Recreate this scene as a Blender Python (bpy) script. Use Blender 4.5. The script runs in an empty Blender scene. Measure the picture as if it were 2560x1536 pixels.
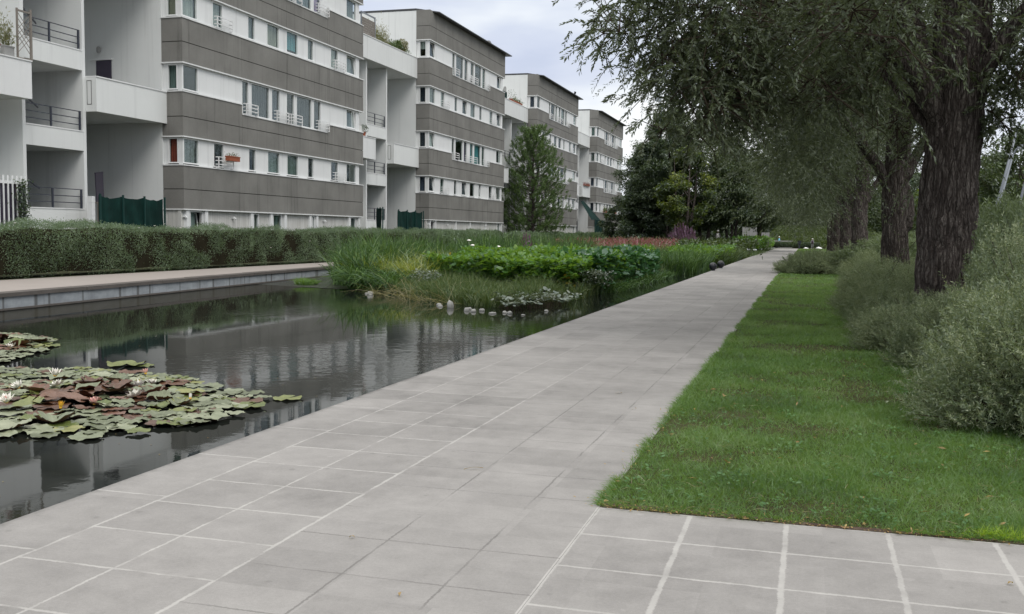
import bpy, math, random
import numpy as np
from mathutils import Vector, Matrix, Euler

SC = bpy.context.scene
COL = SC.collection
rnd = random.Random(7)
rng = np.random.default_rng(11)
PI = math.pi
R = math.radians

# ------------------------------------------------------------------ camera, world, sun, exposure
CAM_H = 1.55
cam_d = bpy.data.cameras.new('camera'); cam = bpy.data.objects.new('camera', cam_d); COL.objects.link(cam)
yaw, pit, roll = 0.285067, -0.0738669, 0.0118635
cam_d.sensor_width = 36.0; cam_d.lens = 2513.8/2560*36.0
cam_d.clip_start = 0.05; cam_d.clip_end = 3000
_f = Vector((-math.sin(yaw)*math.cos(pit), math.cos(yaw)*math.cos(pit), math.sin(pit)))
_r = Vector((math.cos(yaw), math.sin(yaw), 0)); _u = _r.cross(_f)
_r2 = _r*math.cos(roll)+_u*math.sin(roll); _u2 = -_r*math.sin(roll)+_u*math.cos(roll)
M_ = Matrix((_r2, _u2, -_f)).transposed().to_4x4(); M_.translation = (0, 0, CAM_H)
cam.matrix_world = M_
SC.camera = cam
SC.view_settings.view_transform = 'Standard'; SC.view_settings.look = 'None'
SC.view_settings.exposure = 0.0; SC.view_settings.gamma = 1.0
SC.render.engine = 'CYCLES'
SC.cycles.use_denoising = True
SC.cycles.max_bounces = 6; SC.cycles.transparent_max_bounces = 8
SC.cycles.diffuse_bounces = 3; SC.cycles.glossy_bounces = 3; SC.cycles.transmission_bounces = 3
SC.cycles.caustics_reflective = False; SC.cycles.caustics_refractive = False

SUN_EL, SUN_AZ = R(48), R(132)      # azimuth from +Y towards +X
sun_d = bpy.data.lights.new('sun', 'SUN'); sun = bpy.data.objects.new('sun', sun_d); COL.objects.link(sun)
sun_d.energy = 1.5; sun_d.angle = R(28); sun_d.color = (1.0, 0.97, 0.92)
_sd = Vector((math.sin(SUN_AZ)*math.cos(SUN_EL), math.cos(SUN_AZ)*math.cos(SUN_EL), math.sin(SUN_EL)))
sun.rotation_euler = (-_sd).to_track_quat('-Z', 'Y').to_euler(); sun.location = (0, 0, 60)

class G:
    """small node-graph writer"""
    def __init__(s, tree): s.t = tree; s.n = tree.nodes; s.l = tree.links
    def node(s, ty, **kw):
        n = s.n.new(ty)
        for k, v in kw.items(): setattr(n, k, v)
        return n
    def put(s, sock, v):
        if v is None: return
        if hasattr(v, 'links') or isinstance(v, bpy.types.NodeSocket): s.l.new(v, sock)
        else:
            if isinstance(v, (tuple, list)) and len(v) == 3 and sock.type == 'RGBA': v = (*v, 1)
            sock.default_value = v
    def m(s, op, a, b=None, c=None, clamp=False):
        n = s.node('ShaderNodeMath', operation=op); n.use_clamp = clamp
        s.put(n.inputs[0], a); s.put(n.inputs[1], b)
        if c is not None: s.put(n.inputs[2], c)
        return n.outputs[0]
    def mix(s, f, a, b, bt='MIX'):
        n = s.node('ShaderNodeMix', data_type='RGBA'); n.blend_type = bt
        s.put(n.inputs[0], f); s.put(n.inputs[6], a); s.put(n.inputs[7], b)
        return n.outputs[2]
    def ss(s, v, a, b, lo=0.0, hi=1.0):
        n = s.node('ShaderNodeMapRange', interpolation_type='SMOOTHSTEP')
        s.put(n.inputs[0], v); s.put(n.inputs[1], a); s.put(n.inputs[2], b); s.put(n.inputs[3], lo); s.put(n.inputs[4], hi)
        return n.outputs[0]
    def pos(s): return s.node('ShaderNodeNewGeometry').outputs['Position']
    def obj(s): return s.node('ShaderNodeTexCoord').outputs['Object']
    def xyz(s, v):
        n = s.node('ShaderNodeSeparateXYZ'); s.l.new(v, n.inputs[0]); return n.outputs
    def scale(s, v, sc, off=(0, 0, 0)):
        n = s.node('ShaderNodeMapping'); s.l.new(v, n.inputs[0]); n.inputs['Scale'].default_value = sc; n.inputs['Location'].default_value = off
        return n.outputs[0]
    def noise(s, v, sc, det=3, rough=0.55):
        n = s.node('ShaderNodeTexNoise'); s.put(n.inputs['Vector'], v)
        n.inputs['Scale'].default_value = sc; n.inputs['Detail'].default_value = det; n.inputs['Roughness'].default_value = rough
        return n.outputs[0]
    def ramp(s, v, stops, interp='LINEAR'):
        n = s.node('ShaderNodeValToRGB'); s.put(n.inputs[0], v); cr = n.color_ramp; cr.interpolation = interp
        while len(cr.elements) < len(stops): cr.elements.new(0.5)
        for e, (p, c) in zip(cr.elements, stops):
            e.position = p; e.color = (*c, 1) if len(c) == 3 else c
        return n.outputs[0]
    def bump(s, h, st=0.3, d=0.01):
        n = s.node('ShaderNodeBump'); s.put(n.inputs['Height'], h); n.inputs['Strength'].default_value = st; n.inputs['Distance'].default_value = d
        return n.outputs[0]

world = bpy.data.worlds.new('World'); SC.world = world; world.use_nodes = True
def build_world():
    g = G(world.node_tree); g.n.clear()
    out = g.node('ShaderNodeOutputWorld'); bg = g.node('ShaderNodeBackground')
    sky = g.node('ShaderNodeTexSky', sky_type='NISHITA'); sky.sun_disc = False
    sky.sun_elevation = SUN_EL; sky.sun_rotation = SUN_AZ; sky.air_density = 1.0; sky.dust_density = 1.5
    d = g.node('ShaderNodeTexCoord').outputs['Generated']
    x, y, z = g.xyz(d)
    zc = g.m('ADD', g.m('MAXIMUM', z, 0.0), 0.16)           # project on a cloud deck
    cx = g.m('DIVIDE', x, zc); cy = g.m('DIVIDE', y, zc)
    cn = g.node('ShaderNodeCombineXYZ'); g.put(cn.inputs[0], cx); g.put(cn.inputs[1], cy); g.put(cn.inputs[2], 3.7)
    n1 = g.noise(cn.outputs[0], 0.8, 5, 0.5)
    n2 = g.noise(cn.outputs[0], 2.2, 4, 0.5)
    t = g.m('ADD', g.m('MULTIPLY', n1, 0.72), g.m('MULTIPLY', n2, 0.28))
    cloud = g.ramp(t, [(0.38, (6.7, 7.4, 9.3)), (0.46, (7.6, 8.3, 9.8)), (0.52, (9.4, 10.0, 10.8)), (0.60, (11.8, 12.0, 12.1))])
    # bright band near the horizon
    hz = g.ss(z, 0.02, 0.20, 1.0, 0.0)
    cloud = g.mix(g.m('MULTIPLY', hz, 0.65), cloud, (11.0, 11.3, 11.5))
    veil = g.ss(t, 0.30, 0.44, 0.84, 1.0)                    # thin cloud lets a little blue sky through
    col = g.mix(veil, sky.outputs[0], cloud)
    zen = g.ss(z, 0.32, 0.95, 1.0, 2.1)                      # an overcast sky is brighter overhead
    vs = g.node('ShaderNodeVectorMath', operation='SCALE'); g.put(vs.inputs[0], g.mix(g.ss(z, 0.3, 0.7), col, (9.6, 9.5, 9.3))); g.put(vs.inputs['Scale'], zen); col = vs.outputs[0]
    below = g.ss(z, -0.06, 0.0, 0.0, 1.0)
    col = g.mix(below, (1.6, 1.6, 1.5), col)
    g.put(bg.inputs[0], col); bg.inputs[1].default_value = 0.092
    g.l.new(bg.outputs[0], out.inputs[0])
build_world()

# ------------------------------------------------------------------ helpers
def label(o, lab=None, cat=None, group=None, kind=None):
    if lab: o['label'] = lab
    if cat: o['category'] = cat
    if group: o['group'] = group
    if kind: o['kind'] = kind
    return o
def link(name, me, parent=None, loc=None, rot=None):
    o = bpy.data.objects.new(name, me); COL.objects.link(o)
    if parent is not None: o.parent = parent
    if loc is not None: o.location = loc
    if rot is not None: o.rotation_euler = rot
    return o
def empty(name, loc=(0, 0, 0), rz=0.0, parent=None):
    o = link(name, None, parent, loc, (0, 0, rz)); o.empty_display_size = 0.3; return o
def copy_tree(o, parent=None):
    c = o.copy(); COL.objects.link(c)
    if parent is not None:
        c.parent = parent
    for ch in list(o.children): copy_tree(ch, c)
    return c

class MB:
    def __init__(s): s.v = []; s.f = []
    def add(s, vs, fs):
        b = len(s.v); s.v += [tuple(v) for v in vs]; s.f += [tuple(b+i for i in f) for f in fs]; return s
    def box(s, x0, x1, y0, y1, z0, z1):
        x0, x1 = min(x0, x1), max(x0, x1); y0, y1 = min(y0, y1), max(y0, y1); z0, z1 = min(z0, z1), max(z0, z1)
        return s.add([(x0,y0,z0),(x1,y0,z0),(x1,y1,z0),(x0,y1,z0),(x0,y0,z1),(x1,y0,z1),(x1,y1,z1),(x0,y1,z1)],
                     [(0,3,2,1),(4,5,6,7),(0,1,5,4),(1,2,6,5),(2,3,7,6),(3,0,4,7)])
    def bar(s, p, q, w, h=None, up=(0, 0, 1)):
        p, q = Vector(p), Vector(q); h = h or w; d = (q-p).normalized(); up = Vector(up)
        if abs(d.dot(up)) > 0.98: up = Vector((1, 0, 0))
        a = d.cross(up).normalized()*w/2; b = a.cross(d).normalized()*h/2
        vs = [p-a-b, p+a-b, p+a+b, p-a+b, q-a-b, q+a-b, q+a+b, q-a+b]
        return s.add(vs, [(0,1,2,3),(7,6,5,4),(0,4,5,1),(1,5,6,2),(2,6,7,3),(3,7,4,0)])
    def tube(s, pts, rad, n=8, cap=True):
        pts = [Vector(p) for p in pts]
        if not hasattr(rad, '__len__'): rad = [rad]*len(pts)
        b = len(s.v); a = None
        for i, p in enumerate(pts):
            d = (pts[min(i+1, len(pts)-1)]-pts[max(i-1, 0)]).normalized()
            if a is None:
                a = d.cross(Vector((0, 0, 1)) if abs(d.z) < 0.9 else Vector((1, 0, 0))).normalized()
            a = (a-d*a.dot(d)).normalized(); c = d.cross(a)
            for k in range(n):
                t = 2*PI*k/n; s.v.append(tuple(p+(a*math.cos(t)+c*math.sin(t))*rad[i]))
        for i in range(len(pts)-1):
            for k in range(n):
                s.f.append((b+i*n+k, b+i*n+(k+1) % n, b+(i+1)*n+(k+1) % n, b+(i+1)*n+k))
        if cap:
            s.f.append(tuple(b+k for k in reversed(range(n)))); e = b+(len(pts)-1)*n; s.f.append(tuple(e+k for k in range(n)))
        return s
    def lathe(s, prof, cx=0, cy=0, n=16):
        b = len(s.v)
        for r_, z in prof:
            for k in range(n):
                t = 2*PI*k/n; s.v.append((cx+r_*math.cos(t), cy+r_*math.sin(t), z))
        for i in range(len(prof)-1):
            for k in range(n): s.f.append((b+i*n+k, b+i*n+(k+1) % n, b+(i+1)*n+(k+1) % n, b+(i+1)*n+k))
        s.f.append(tuple(b+k for k in reversed(range(n)))); e = b+(len(prof)-1)*n; s.f.append(tuple(e+k for k in range(n)))
        return s
    def mesh(s, name, mat, smooth=False):
        me = bpy.data.meshes.new(name); me.from_pydata(s.v, [], s.f)
        if mat: me.materials.append(mat)
        if smooth: me.shade_smooth()
        return me
    def build(s, name, mat, parent=None, loc=None, rot=None, smooth=False):
        return link(name, s.mesh(name, mat, smooth), parent, loc, rot)

def mesh_np(name, V, F, mat, smooth=False):
    V = np.asarray(V, np.float32).reshape(-1, 3); F = np.asarray(F, np.int32); k = F.shape[1]
    me = bpy.data.meshes.new(name)
    me.vertices.add(len(V)); me.vertices.foreach_set('co', V.ravel())
    me.loops.add(F.size); me.loops.foreach_set('vertex_index', F.ravel())
    me.polygons.add(len(F)); me.polygons.foreach_set('loop_start', np.arange(0, F.size, k, dtype=np.int32))
    me.update(calc_edges=True)
    if mat: me.materials.append(mat)
    if smooth: me.shade_smooth()
    return me

def unit(a): return a/np.maximum(np.linalg.norm(a, axis=-1, keepdims=True), 1e-9)
def rand_dir(n): return unit(rng.normal(size=(n, 3)))
def leaves(P, D, L, W, N=None):
    """rhombic leaves: base P, direction D, length L, width W; N = rough facing normal"""
    n = len(P); D = unit(D)
    if N is None: N = rand_dir(n)
    S = unit(np.cross(D, N)); Nn = np.cross(S, D)
    L = np.broadcast_to(np.asarray(L, float), (n,))[:, None]; W = np.broadcast_to(np.asarray(W, float), (n,))[:, None]
    m = P+D*L*0.45+Nn*L*0.05
    V = np.stack([P, m+S*W/2, P+D*L, m-S*W/2], 1)
    return V.reshape(-1, 3), np.arange(4*n).reshape(n, 4)
def blades(P, D, L, W, bend, seg=2):
    """curved tapering blades growing from P along D and bending towards the ground"""
    n = len(P); D = unit(D); L = np.broadcast_to(np.asarray(L, float), (n,))[:, None]; W = np.broadcast_to(np.asarray(W, float), (n,))[:, None]
    side = unit(np.cross(D, unit(np.concatenate([rng.normal(size=(n, 2)), np.zeros((n, 1))], 1))))
    H = D*np.array([1, 1, 0]); hn = np.linalg.norm(H, axis=1, keepdims=True)
    hr = rng.normal(size=(n, 3))*[1, 1, 0]; H = np.where(hn > 0.03, H/np.maximum(hn, 1e-6), unit(hr))
    bend = np.broadcast_to(np.asarray(bend, float), (n,))[:, None]
    rows = []
    for i in range(seg+1):
        t = i/seg
        c = P+D*L*t+(H*0.8-np.array([0, 0, 1.0])*0.75*t)*bend*L*t*t
        w = W*(1-t)**0.6*0.5
        rows += ([c-side*w, c+side*w] if i < seg else [c])
    V = np.stack(rows, 1); k = 2*seg+1
    b = np.arange(n)[:, None]*k
    fs = [np.concatenate([b+2*i, b+2*i+1, b+2*i+3, b+2*i+2], 1) for i in range(seg-1)]
    tri = np.concatenate([b+2*seg-2, b+2*seg-1, b+2*seg, b+2*seg], 1)
    return V.reshape(-1, 3), fs, tri
def blades_mesh(name, P, D, L, W, bend, mat, seg=2):
    V, fs, tri = blades(P, D, L, W, bend, seg)
    me = bpy.data.meshes.new(name); V = V.astype(np.float32)
    quads = np.concatenate(fs) if fs else np.zeros((0, 4), int); tris = tri[:, :3]
    me.vertices.add(len(V)); me.vertices.foreach_set('co', V.ravel())
    lv = np.concatenate([quads.ravel(), tris.ravel()]).astype(np.int32)
    me.loops.add(len(lv)); me.loops.foreach_set('vertex_index', lv)
    ls = np.concatenate([np.arange(len(quads))*4, len(quads)*4+np.arange(len(tris))*3]).astype(np.int32)
    me.polygons.add(len(ls)); me.polygons.foreach_set('loop_start', ls)
    me.update(calc_edges=True); me.materials.append(mat); return me
def cat_VF(parts):
    V = []; F = []; b = 0
    for v, f in parts: V.append(v); F.append(f+b); b += len(v)
    return np.concatenate(V), np.concatenate(F)

_T = rng.random((64, 64, 64)).astype(np.float32)
def vnoise(P):
    P = np.asarray(P, float); i = np.floor(P).astype(int); f = P-i; f = f*f*(3-2*f); o = 0
    for dx in (0, 1):
        for dy in (0, 1):
            for dz in (0, 1):
                w = (f[..., 0] if dx else 1-f[..., 0])*(f[..., 1] if dy else 1-f[..., 1])*(f[..., 2] if dz else 1-f[..., 2])
                o = o+w*_T[(i[..., 0]+dx) % 64, (i[..., 1]+dy) % 64, (i[..., 2]+dz) % 64]
    return o
def fbm(P, o=3):
    P = np.asarray(P, float); s = 0; a = 0.5
    for k in range(o): s = s+a*vnoise(P*2**k+17.3*k); a *= 0.5
    return s/(1-0.5**o)

# ------------------------------------------------------------------ materials
def pmat(name, col, rough=0.7, spec=0.3, fn=None, metal=0.0):
    m = bpy.data.materials.new(name); m.use_nodes = True; g = G(m.node_tree)
    b = m.node_tree.nodes['Principled BSDF']
    b.inputs['Base Color'].default_value = (*col, 1); b.inputs['Roughness'].default_value = rough
    b.inputs['Specular IOR Level'].default_value = spec; b.inputs['Metallic'].default_value = metal
    if fn: fn(g, b)
    return m
def worn(col, amt=0.18, sc=3.0, fine=60.0, bump=0.15, streak=0.0):
    """colour with broad mottling, fine grain and vertical dirt streaks, seen on real plaster or concrete"""
    def fn(g, b):
        p = g.pos()
        a = g.noise(p, sc, 4); f = g.noise(p, fine, 3, 0.7)
        k = g.m('ADD', g.m('MULTIPLY', g.m('SUBTRACT', a, 0.5), amt*2), g.m('MULTIPLY', g.m('SUBTRACT', f, 0.5), amt*1.1))
        if streak:
            st = g.noise(g.scale(p, (3.5, 3.5, 0.16)), 1.0, 4, 0.6)
            k = g.m('SUBTRACT', k, g.m('MULTIPLY', g.ss(st, 0.52, 0.75), streak))
        k = g.m('ADD', k, 1.0)
        c = g.node('ShaderNodeVectorMath', operation='SCALE'); c.inputs[0].default_value = col; g.put(c.inputs['Scale'], k)
        g.put(b.inputs['Base Color'], c.outputs[0])
        if bump: g.put(b.inputs['Normal'], g.bump(f, bump, 0.01))
    return fn
def leafmat(name, cols, trans=0.35, gloss=0.08, nsc=1.2, rough=0.45, tcol=None, rw=0.6, amp=1.0):
    """per-leaf colour from a ramp, drifting slowly from place to place"""
    m = bpy.data.materials.new(name); m.use_nodes = True; g = G(m.node_tree); g.n.clear()
    out = g.node('ShaderNodeOutputMaterial')
    geo = g.node('ShaderNodeNewGeometry'); r_ = geo.outputs['Random Per Island']
    big = g.noise(geo.outputs['Position'], nsc, 3)
    v = g.m('ADD', g.m('MULTIPLY', r_, rw), g.m('MULTIPLY', g.m('SUBTRACT', big, 0.5-0.2/amp), amp), clamp=True)
    n = len(cols); c = g.ramp(v, [(i/max(n-1, 1), cc) for i, cc in enumerate(cols)])
    d = g.node('ShaderNodeBsdfDiffuse'); g.put(d.inputs[0], c)
    t = g.node('ShaderNodeBsdfTranslucent'); tc = g.mix(0.55, c, tuple(tcol) if tcol else tuple(min(1, a*b) for a, b in zip(cols[-1], (1.5, 1.7, 0.6))))
    g.put(t.inputs[0], tc)
    mx = g.node('ShaderNodeMixShader'); mx.inputs[0].default_value = trans; g.l.new(d.outputs[0], mx.inputs[1]); g.l.new(t.outputs[0], mx.inputs[2])
    gl = g.node('ShaderNodeBsdfGlossy'); gl.inputs['Roughness'].default_value = rough; gl.inputs[0].default_value = (0.8, 0.85, 0.9, 1)
    m2 = g.node('ShaderNodeMixShader'); m2.inputs[0].default_value = gloss; g.l.new(mx.outputs[0], m2.inputs[1]); g.l.new(gl.outputs[0], m2.inputs[2])
    g.l.new(m2.outputs[0], out.inputs[0]); return m

def mortar_dist(g, c, c0, s):
    """distance from c to the nearest line c0 + k*s"""
    f = g.m('FRACT', g.m('ADD', g.m('DIVIDE', g.m('SUBTRACT', c, c0), s), 100.5))
    return g.m('MULTIPLY', g.m('ABSOLUTE', g.m('SUBTRACT', f, 0.5)), s)
def paving(g, b):
    p = g.pos(); x, y, z = g.xyz(p)
    wob = g.m('ADD', g.m('MULTIPLY', g.m('SUBTRACT', g.noise(p, 7, 3), 0.5), 0.018), g.m('MULTIPLY', g.m('SUBTRACT', g.noise(p, 45, 3, 0.7), 0.5), 0.020))
    xw = g.m('ADD', x, wob); yw = g.m('ADD', y, wob)
    def line(d, w): return g.ss(d, w*0.35, w*0.75, 1.0, 0.0)
    lt = lambda a, c: g.m('LESS_THAN', a, c); gt = lambda a, c: g.m('GREATER_THAN', a, c)
    AND = lambda *a: a[0] if len(a) == 1 else g.m('MULTIPLY', a[0], AND(*a[1:]))
    MAX = lambda *a: a[0] if len(a) == 1 else g.m('MAXIMUM', a[0], MAX(*a[1:]))
    edge = lt(x, -3.52); strip = AND(gt(x, -3.525), lt(x, -2.465)); mid = AND(gt(x, -2.465), lt(x, -1.09)); cross = AND(gt(x, -1.10), lt(y, 5.53))
    near = g.ss(y, 6.0, 17.0, 1.0, 0.0)
    # white mortar
    w1 = MAX(line(g.m('ABSOLUTE', g.m('ADD', xw, 3.52)), 0.016), line(g.m('ABSOLUTE', g.m('ADD', xw, 2.47)), 0.016),
             AND(strip, MAX(line(g.m('ABSOLUTE', g.m('ADD', xw, 2.995)), 0.013), line(mortar_dist(g, yw, 3.80, 0.5225), 0.015))),
             AND(edge, line(mortar_dist(g, yw, 3.91, 1.035), 0.015)))
    w1 = AND(w1, g.m('MULTIPLY', near, gt(-1.2, x)))
    w2 = AND(cross, MAX(line(mortar_dist(g, xw, -1.09, 0.513), 0.024), line(mortar_dist(g, yw, 5.005, 0.52), 0.016)))
    broken = g.ss(g.noise(p, 3.2, 4, 0.65), 0.34, 0.52, 0.15, 1.0)
    white = g.m('MAXIMUM', g.m('MULTIPLY', w1, broken), g.m('MULTIPLY', w2, g.m('ADD', g.m('MULTIPLY', broken, 0.4), 0.6)))
    # dark open joints
    dm = AND(mid, MAX(line(mortar_dist(g, xw, -1.98, 0.495), 0.010), line(mortar_dist(g, yw, 4.06, 0.5225), 0.009)))
    far = g.m('SUBTRACT', 1.0, near)
    dfar = AND(lt(x, -1.09), gt(x, -3.9), far, g.m('MULTIPLY', MAX(line(mortar_dist(g, xw, -2.47, 0.495), 0.012), line(mortar_dist(g, yw, 4.3, 1.045), 0.02)), 0.6))
    drain = AND(lt(x, -1.2), gt(x, -3.1), MAX(line(g.m('ABSOLUTE', g.m('SUBTRACT', y, 42.6)), 0.10), AND(gt(x, -2.6), line(g.m('ABSOLUTE', g.m('SUBTRACT', y, 39.9)), 0.10))))
    brokd = g.ss(g.noise(g.scale(p, (1, 1, 1), (5, 3, 0)), 1.4, 3), 0.38, 0.56, 0.1, 1.0)
    dark = g.m('MAXIMUM', g.m('MULTIPLY', g.m('MAXIMUM', dm, dfar), brokd), g.m('MULTIPLY', drain, 0.8))
    # slab-to-slab tone
    cid = g.node('ShaderNodeCombineXYZ')
    g.put(cid.inputs[0], g.m('FLOOR', g.m('DIVIDE', g.m('ADD', x, 3.52), 0.52))); g.put(cid.inputs[1], g.m('FLOOR', g.m('DIVIDE', g.m('SUBTRACT', y, 3.80), 0.5225)))
    wn = g.node('ShaderNodeTexWhiteNoise'); wn.noise_dimensions = '2D'; g.l.new(cid.outputs[0], wn.inputs['Vector'])
    mot = g.noise(p, 1.1, 5, 0.6); mot2 = g.noise(p, 7.0, 4, 0.6); fine = g.m('ADD', g.m('MULTIPLY', g.noise(p, 220, 2, 0.8), 0.55), g.m('MULTIPLY', g.noise(p, 55, 3, 0.75), 0.45))
    k = g.m('ADD', g.m('ADD', g.m('MULTIPLY', g.m('SUBTRACT', wn.outputs[0], 0.5), 0.17), g.m('MULTIPLY', g.m('SUBTRACT', mot, 0.5), 0.62)),
            g.m('ADD', g.m('MULTIPLY', g.m('SUBTRACT', mot2, 0.5), 0.34), g.m('MULTIPLY', g.m('SUBTRACT', fine, 0.5), 0.8)))
    spots = g.node('ShaderNodeTexVoronoi'); spots.inputs['Scale'].default_value = 5.0; g.l.new(p, spots.inputs['Vector'])
    sp = g.ss(g.m('ADD', spots.outputs['Distance'], g.m('MULTIPLY', mot2, 0.25)), 0.16, 0.22, -0.12, 0.0)
    stain = g.ss(g.noise(g.scale(p, (1, .7, 1), (9, 2, 0)), 0.55, 6, 0.7), 0.50, 0.68, 0.0, -0.16)
    vs2 = g.node('ShaderNodeTexVoronoi'); vs2.inputs['Scale'].default_value = 2.3; g.l.new(p, vs2.inputs['Vector'])
    drip = g.ss(g.m('ADD', vs2.outputs['Distance'], g.m('MULTIPLY', mot2, 0.3)), 0.17, 0.20, 0.14, 0.0)     # pale lichen dots
    rim = g.ss(g.m('ADD', x, g.m('MULTIPLY', mot2, 0.10)), -3.97, -3.88, -0.28, 0.0)                        # damp rim over the pond
    k = g.m('ADD', k, g.m('ADD', g.m('ADD', stain, rim), drip))
    k = g.m('ADD', g.m('ADD', k, sp), 1.0)
    sc = g.node('ShaderNodeVectorMath', operation='SCALE'); sc.inputs[0].default_value = PAVE; g.put(sc.inputs['Scale'], k)
    c = g.mix(g.m('MULTIPLY', white, g.m('ADD', g.m('MULTIPLY', mot2, 0.7), 0.18)), sc.outputs[0], (0.46, 0.45, 0.43)) if True else g.mix(g.m('MULTIPLY', white, 0.68), sc.outputs[0], (0.50, 0.49, 0.47))
    c = g.mix(g.m('MULTIPLY', dark, 0.55), c, (0.11, 0.105, 0.10))
    g.put(b.inputs['Base Color'], c)
    h = g.m('SUBTRACT', g.m('ADD', g.m('MULTIPLY', fine, 0.25), g.m('MULTIPLY', white, 0.25)), g.m('MULTIPLY', dark, 0.8))
    g.put(b.inputs['Normal'], g.bump(h, 0.35, 0.006))
PAVE = (0.258, 0.249, 0.240)
m_pave = pmat('paving_slabs', (0.3, 0.3, 0.3), 0.85, 0.2, paving)
m_promenade = pmat('promenade_concrete', (0.3, 0.27, 0.25), 0.9, 0.15, worn((0.30, 0.27, 0.25), 0.12, 0.7, 30))
m_coping = pmat('coping_stone', (0.1, 0.09, 0.085), 0.9, 0.2, worn((0.105, 0.095, 0.088), 0.35, 2.0, 25, 0.3))
def bankwall(g, b):
    p = g.pos(); x, y, z = g.xyz(p)
    yy = g.m('ADD', y, g.m('MULTIPLY', g.m('SUBTRACT', g.noise(g.scale(p, (0, 0.55, 0)), 1.0, 1), 0.5), 1.6))
    j = g.ss(mortar_dist(g, yy, 2.0, 1.55), 0.01, 0.07, 1.0, 0.0)
    j2 = g.ss(mortar_dist(g, y, 2.6, 4.4), 0.02, 0.10, 1.0, 0.0)
    n = g.noise(g.scale(p, (1, 1, 2)), 2.2, 5, 0.6); st = g.noise(g.scale(p, (1, 3.2, 0.3)), 1.3, 4)
    c = g.ramp(n, [(0.3, (0.21, 0.23, 0.25)), (0.6, (0.30, 0.325, 0.35)), (0.8, (0.36, 0.385, 0.41))])
    c = g.mix(g.m('MULTIPLY', g.ss(st, 0.52, 0.72), 0.5), c, (0.13, 0.13, 0.13))
    c = g.mix(g.m('MULTIPLY', g.m('MAXIMUM', j, j2), 0.8), c, (0.07, 0.07, 0.068))
    low = g.ss(g.m('ADD', z, g.m('MULTIPLY', n, 0.08)), -0.36, -0.31, 1.0, 0.0)
    c = g.mix(g.m('MULTIPLY', low, 0.85), c, (0.05, 0.045, 0.03))
    g.put(b.inputs['Base Color'], c)
m_bank = pmat('bank_stone', (0.3, 0.32, 0.34), 0.8, 0.3, bankwall)
def soil(c1, c2, sc=2.0):
    def fn(g, b):
        p = g.pos(); n = g.noise(p, sc, 5, 0.65); f = g.noise(p, 35, 4, 0.7)
        c = g.ramp(g.m('ADD', g.m('MULTIPLY', n, 0.6), g.m('MULTIPLY', f, 0.4)), [(0.35, c1), (0.65, c2)])
        g.put(b.inputs['Base Color'], c); g.put(b.inputs['Normal'], g.bump(f, 0.8, 0.03))
    return fn
m_ground = pmat('ground_earth', (0.1, 0.1, 0.06), 0.95, 0.1, soil((0.05, 0.06, 0.03), (0.12, 0.12, 0.07), 0.6))
m_lawn = pmat('lawn_soil', (0.06, 0.08, 0.03), 0.95, 0.1, soil((0.035, 0.04, 0.016), (0.075, 0.075, 0.035), 1.5))
m_dirt = pmat('bare_soil', (0.1, 0.08, 0.06), 0.95, 0.1, soil((0.045, 0.033, 0.026), (0.13, 0.095, 0.075), 6.0))
m_mud = pmat('pond_mud', (0.015, 0.017, 0.01), 0.3, 0.4, soil((0.006, 0.008, 0.004), (0.018, 0.02, 0.010), 1.5))
def watern(g, b):
    p = g.pos()
    a = g.noise(g.scale(p, (1.0, 1.0, 1.0)), 4.5, 2, 0.5)
    c = g.noise(g.scale(p, (1.0, 1.0, 1.0)), 24.0, 2, 0.5)
    mask = g.ss(g.noise(g.scale(p, (0.30, 0.13, 1), (2, 5, 0)), 1.0, 3, 0.5), 0.44, 0.66, 0.06, 1.0)
    h = g.m('MULTIPLY', g.m('ADD', a, g.m('MULTIPLY', c, 0.22)), mask)
    g.put(b.inputs['Normal'], g.bump(h, 0.075, 0.05))
    film = g.ss(g.noise(p, 1.1, 6, 0.75), 0.55, 0.72)
    g.put(b.inputs['Base Color'], g.mix(film, (0.012, 0.014, 0.012), (0.022, 0.024, 0.018)))
m_water = pmat('pond_water', (0.012, 0.014, 0.012), 0.03, 0.5, watern)
m_water.node_tree.nodes['Principled BSDF'].inputs['IOR'].default_value = 1.36

m_white = pmat('white_render', (0.66, 0.675, 0.67), 0.85, 0.2, worn((0.66, 0.675, 0.67), 0.08, 0.5, 40, 0.05, 0.12))
m_white2 = pmat('white_cladding', (0.68, 0.69, 0.69), 0.6, 0.3, worn((0.68, 0.69, 0.69), 0.07, 1.0, 30, 0.0, 0.12))
m_frame = pmat('white_frame', (0.72, 0.73, 0.73), 0.4, 0.4)
m_band = pmat('exposed_aggregate', (0.15, 0.14, 0.125), 0.95, 0.15, worn((0.192, 0.188, 0.176), 0.34, 0.7, 18, 0.5, 0.30))
m_bandside = m_band
m_groove = pmat('groove_dark', (0.03, 0.028, 0.026), 0.9, 0.1)
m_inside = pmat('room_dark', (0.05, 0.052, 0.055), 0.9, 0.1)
m_roof = pmat('roof_metal', (0.06, 0.062, 0.065), 0.6, 0.3)
m_rail = pmat('dark_rail', (0.035, 0.04, 0.055), 0.5, 0.4)
m_wrail = pmat('white_rail', (0.7, 0.7, 0.7), 0.4, 0.4)
m_door = pmat('dark_door', (0.045, 0.038, 0.06), 0.5, 0.4)
def boards(g, b):
    p = g.pos(); x, y, z = g.xyz(p)
    d = mortar_dist(g, g.m('ADD', y, x), 0.0, 0.19)
    l = g.ss(d, 0.008, 0.022, 1.0, 0.0); n = g.noise(g.scale(p, (2, 2, 0.4)), 1.5, 4)
    c = g.mix(g.m('MULTIPLY', l, 0.4), g.ramp(n, [(0.3, (0.46, 0.455, 0.43)), (0.7, (0.60, 0.60, 0.58))]), (0.3, 0.3, 0.29))
    g.put(b.inputs['Base Color'], c); g.put(b.inputs['Normal'], g.bump(g.m('SUBTRACT', 0.0, l), 0.5, 0.01))
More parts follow.
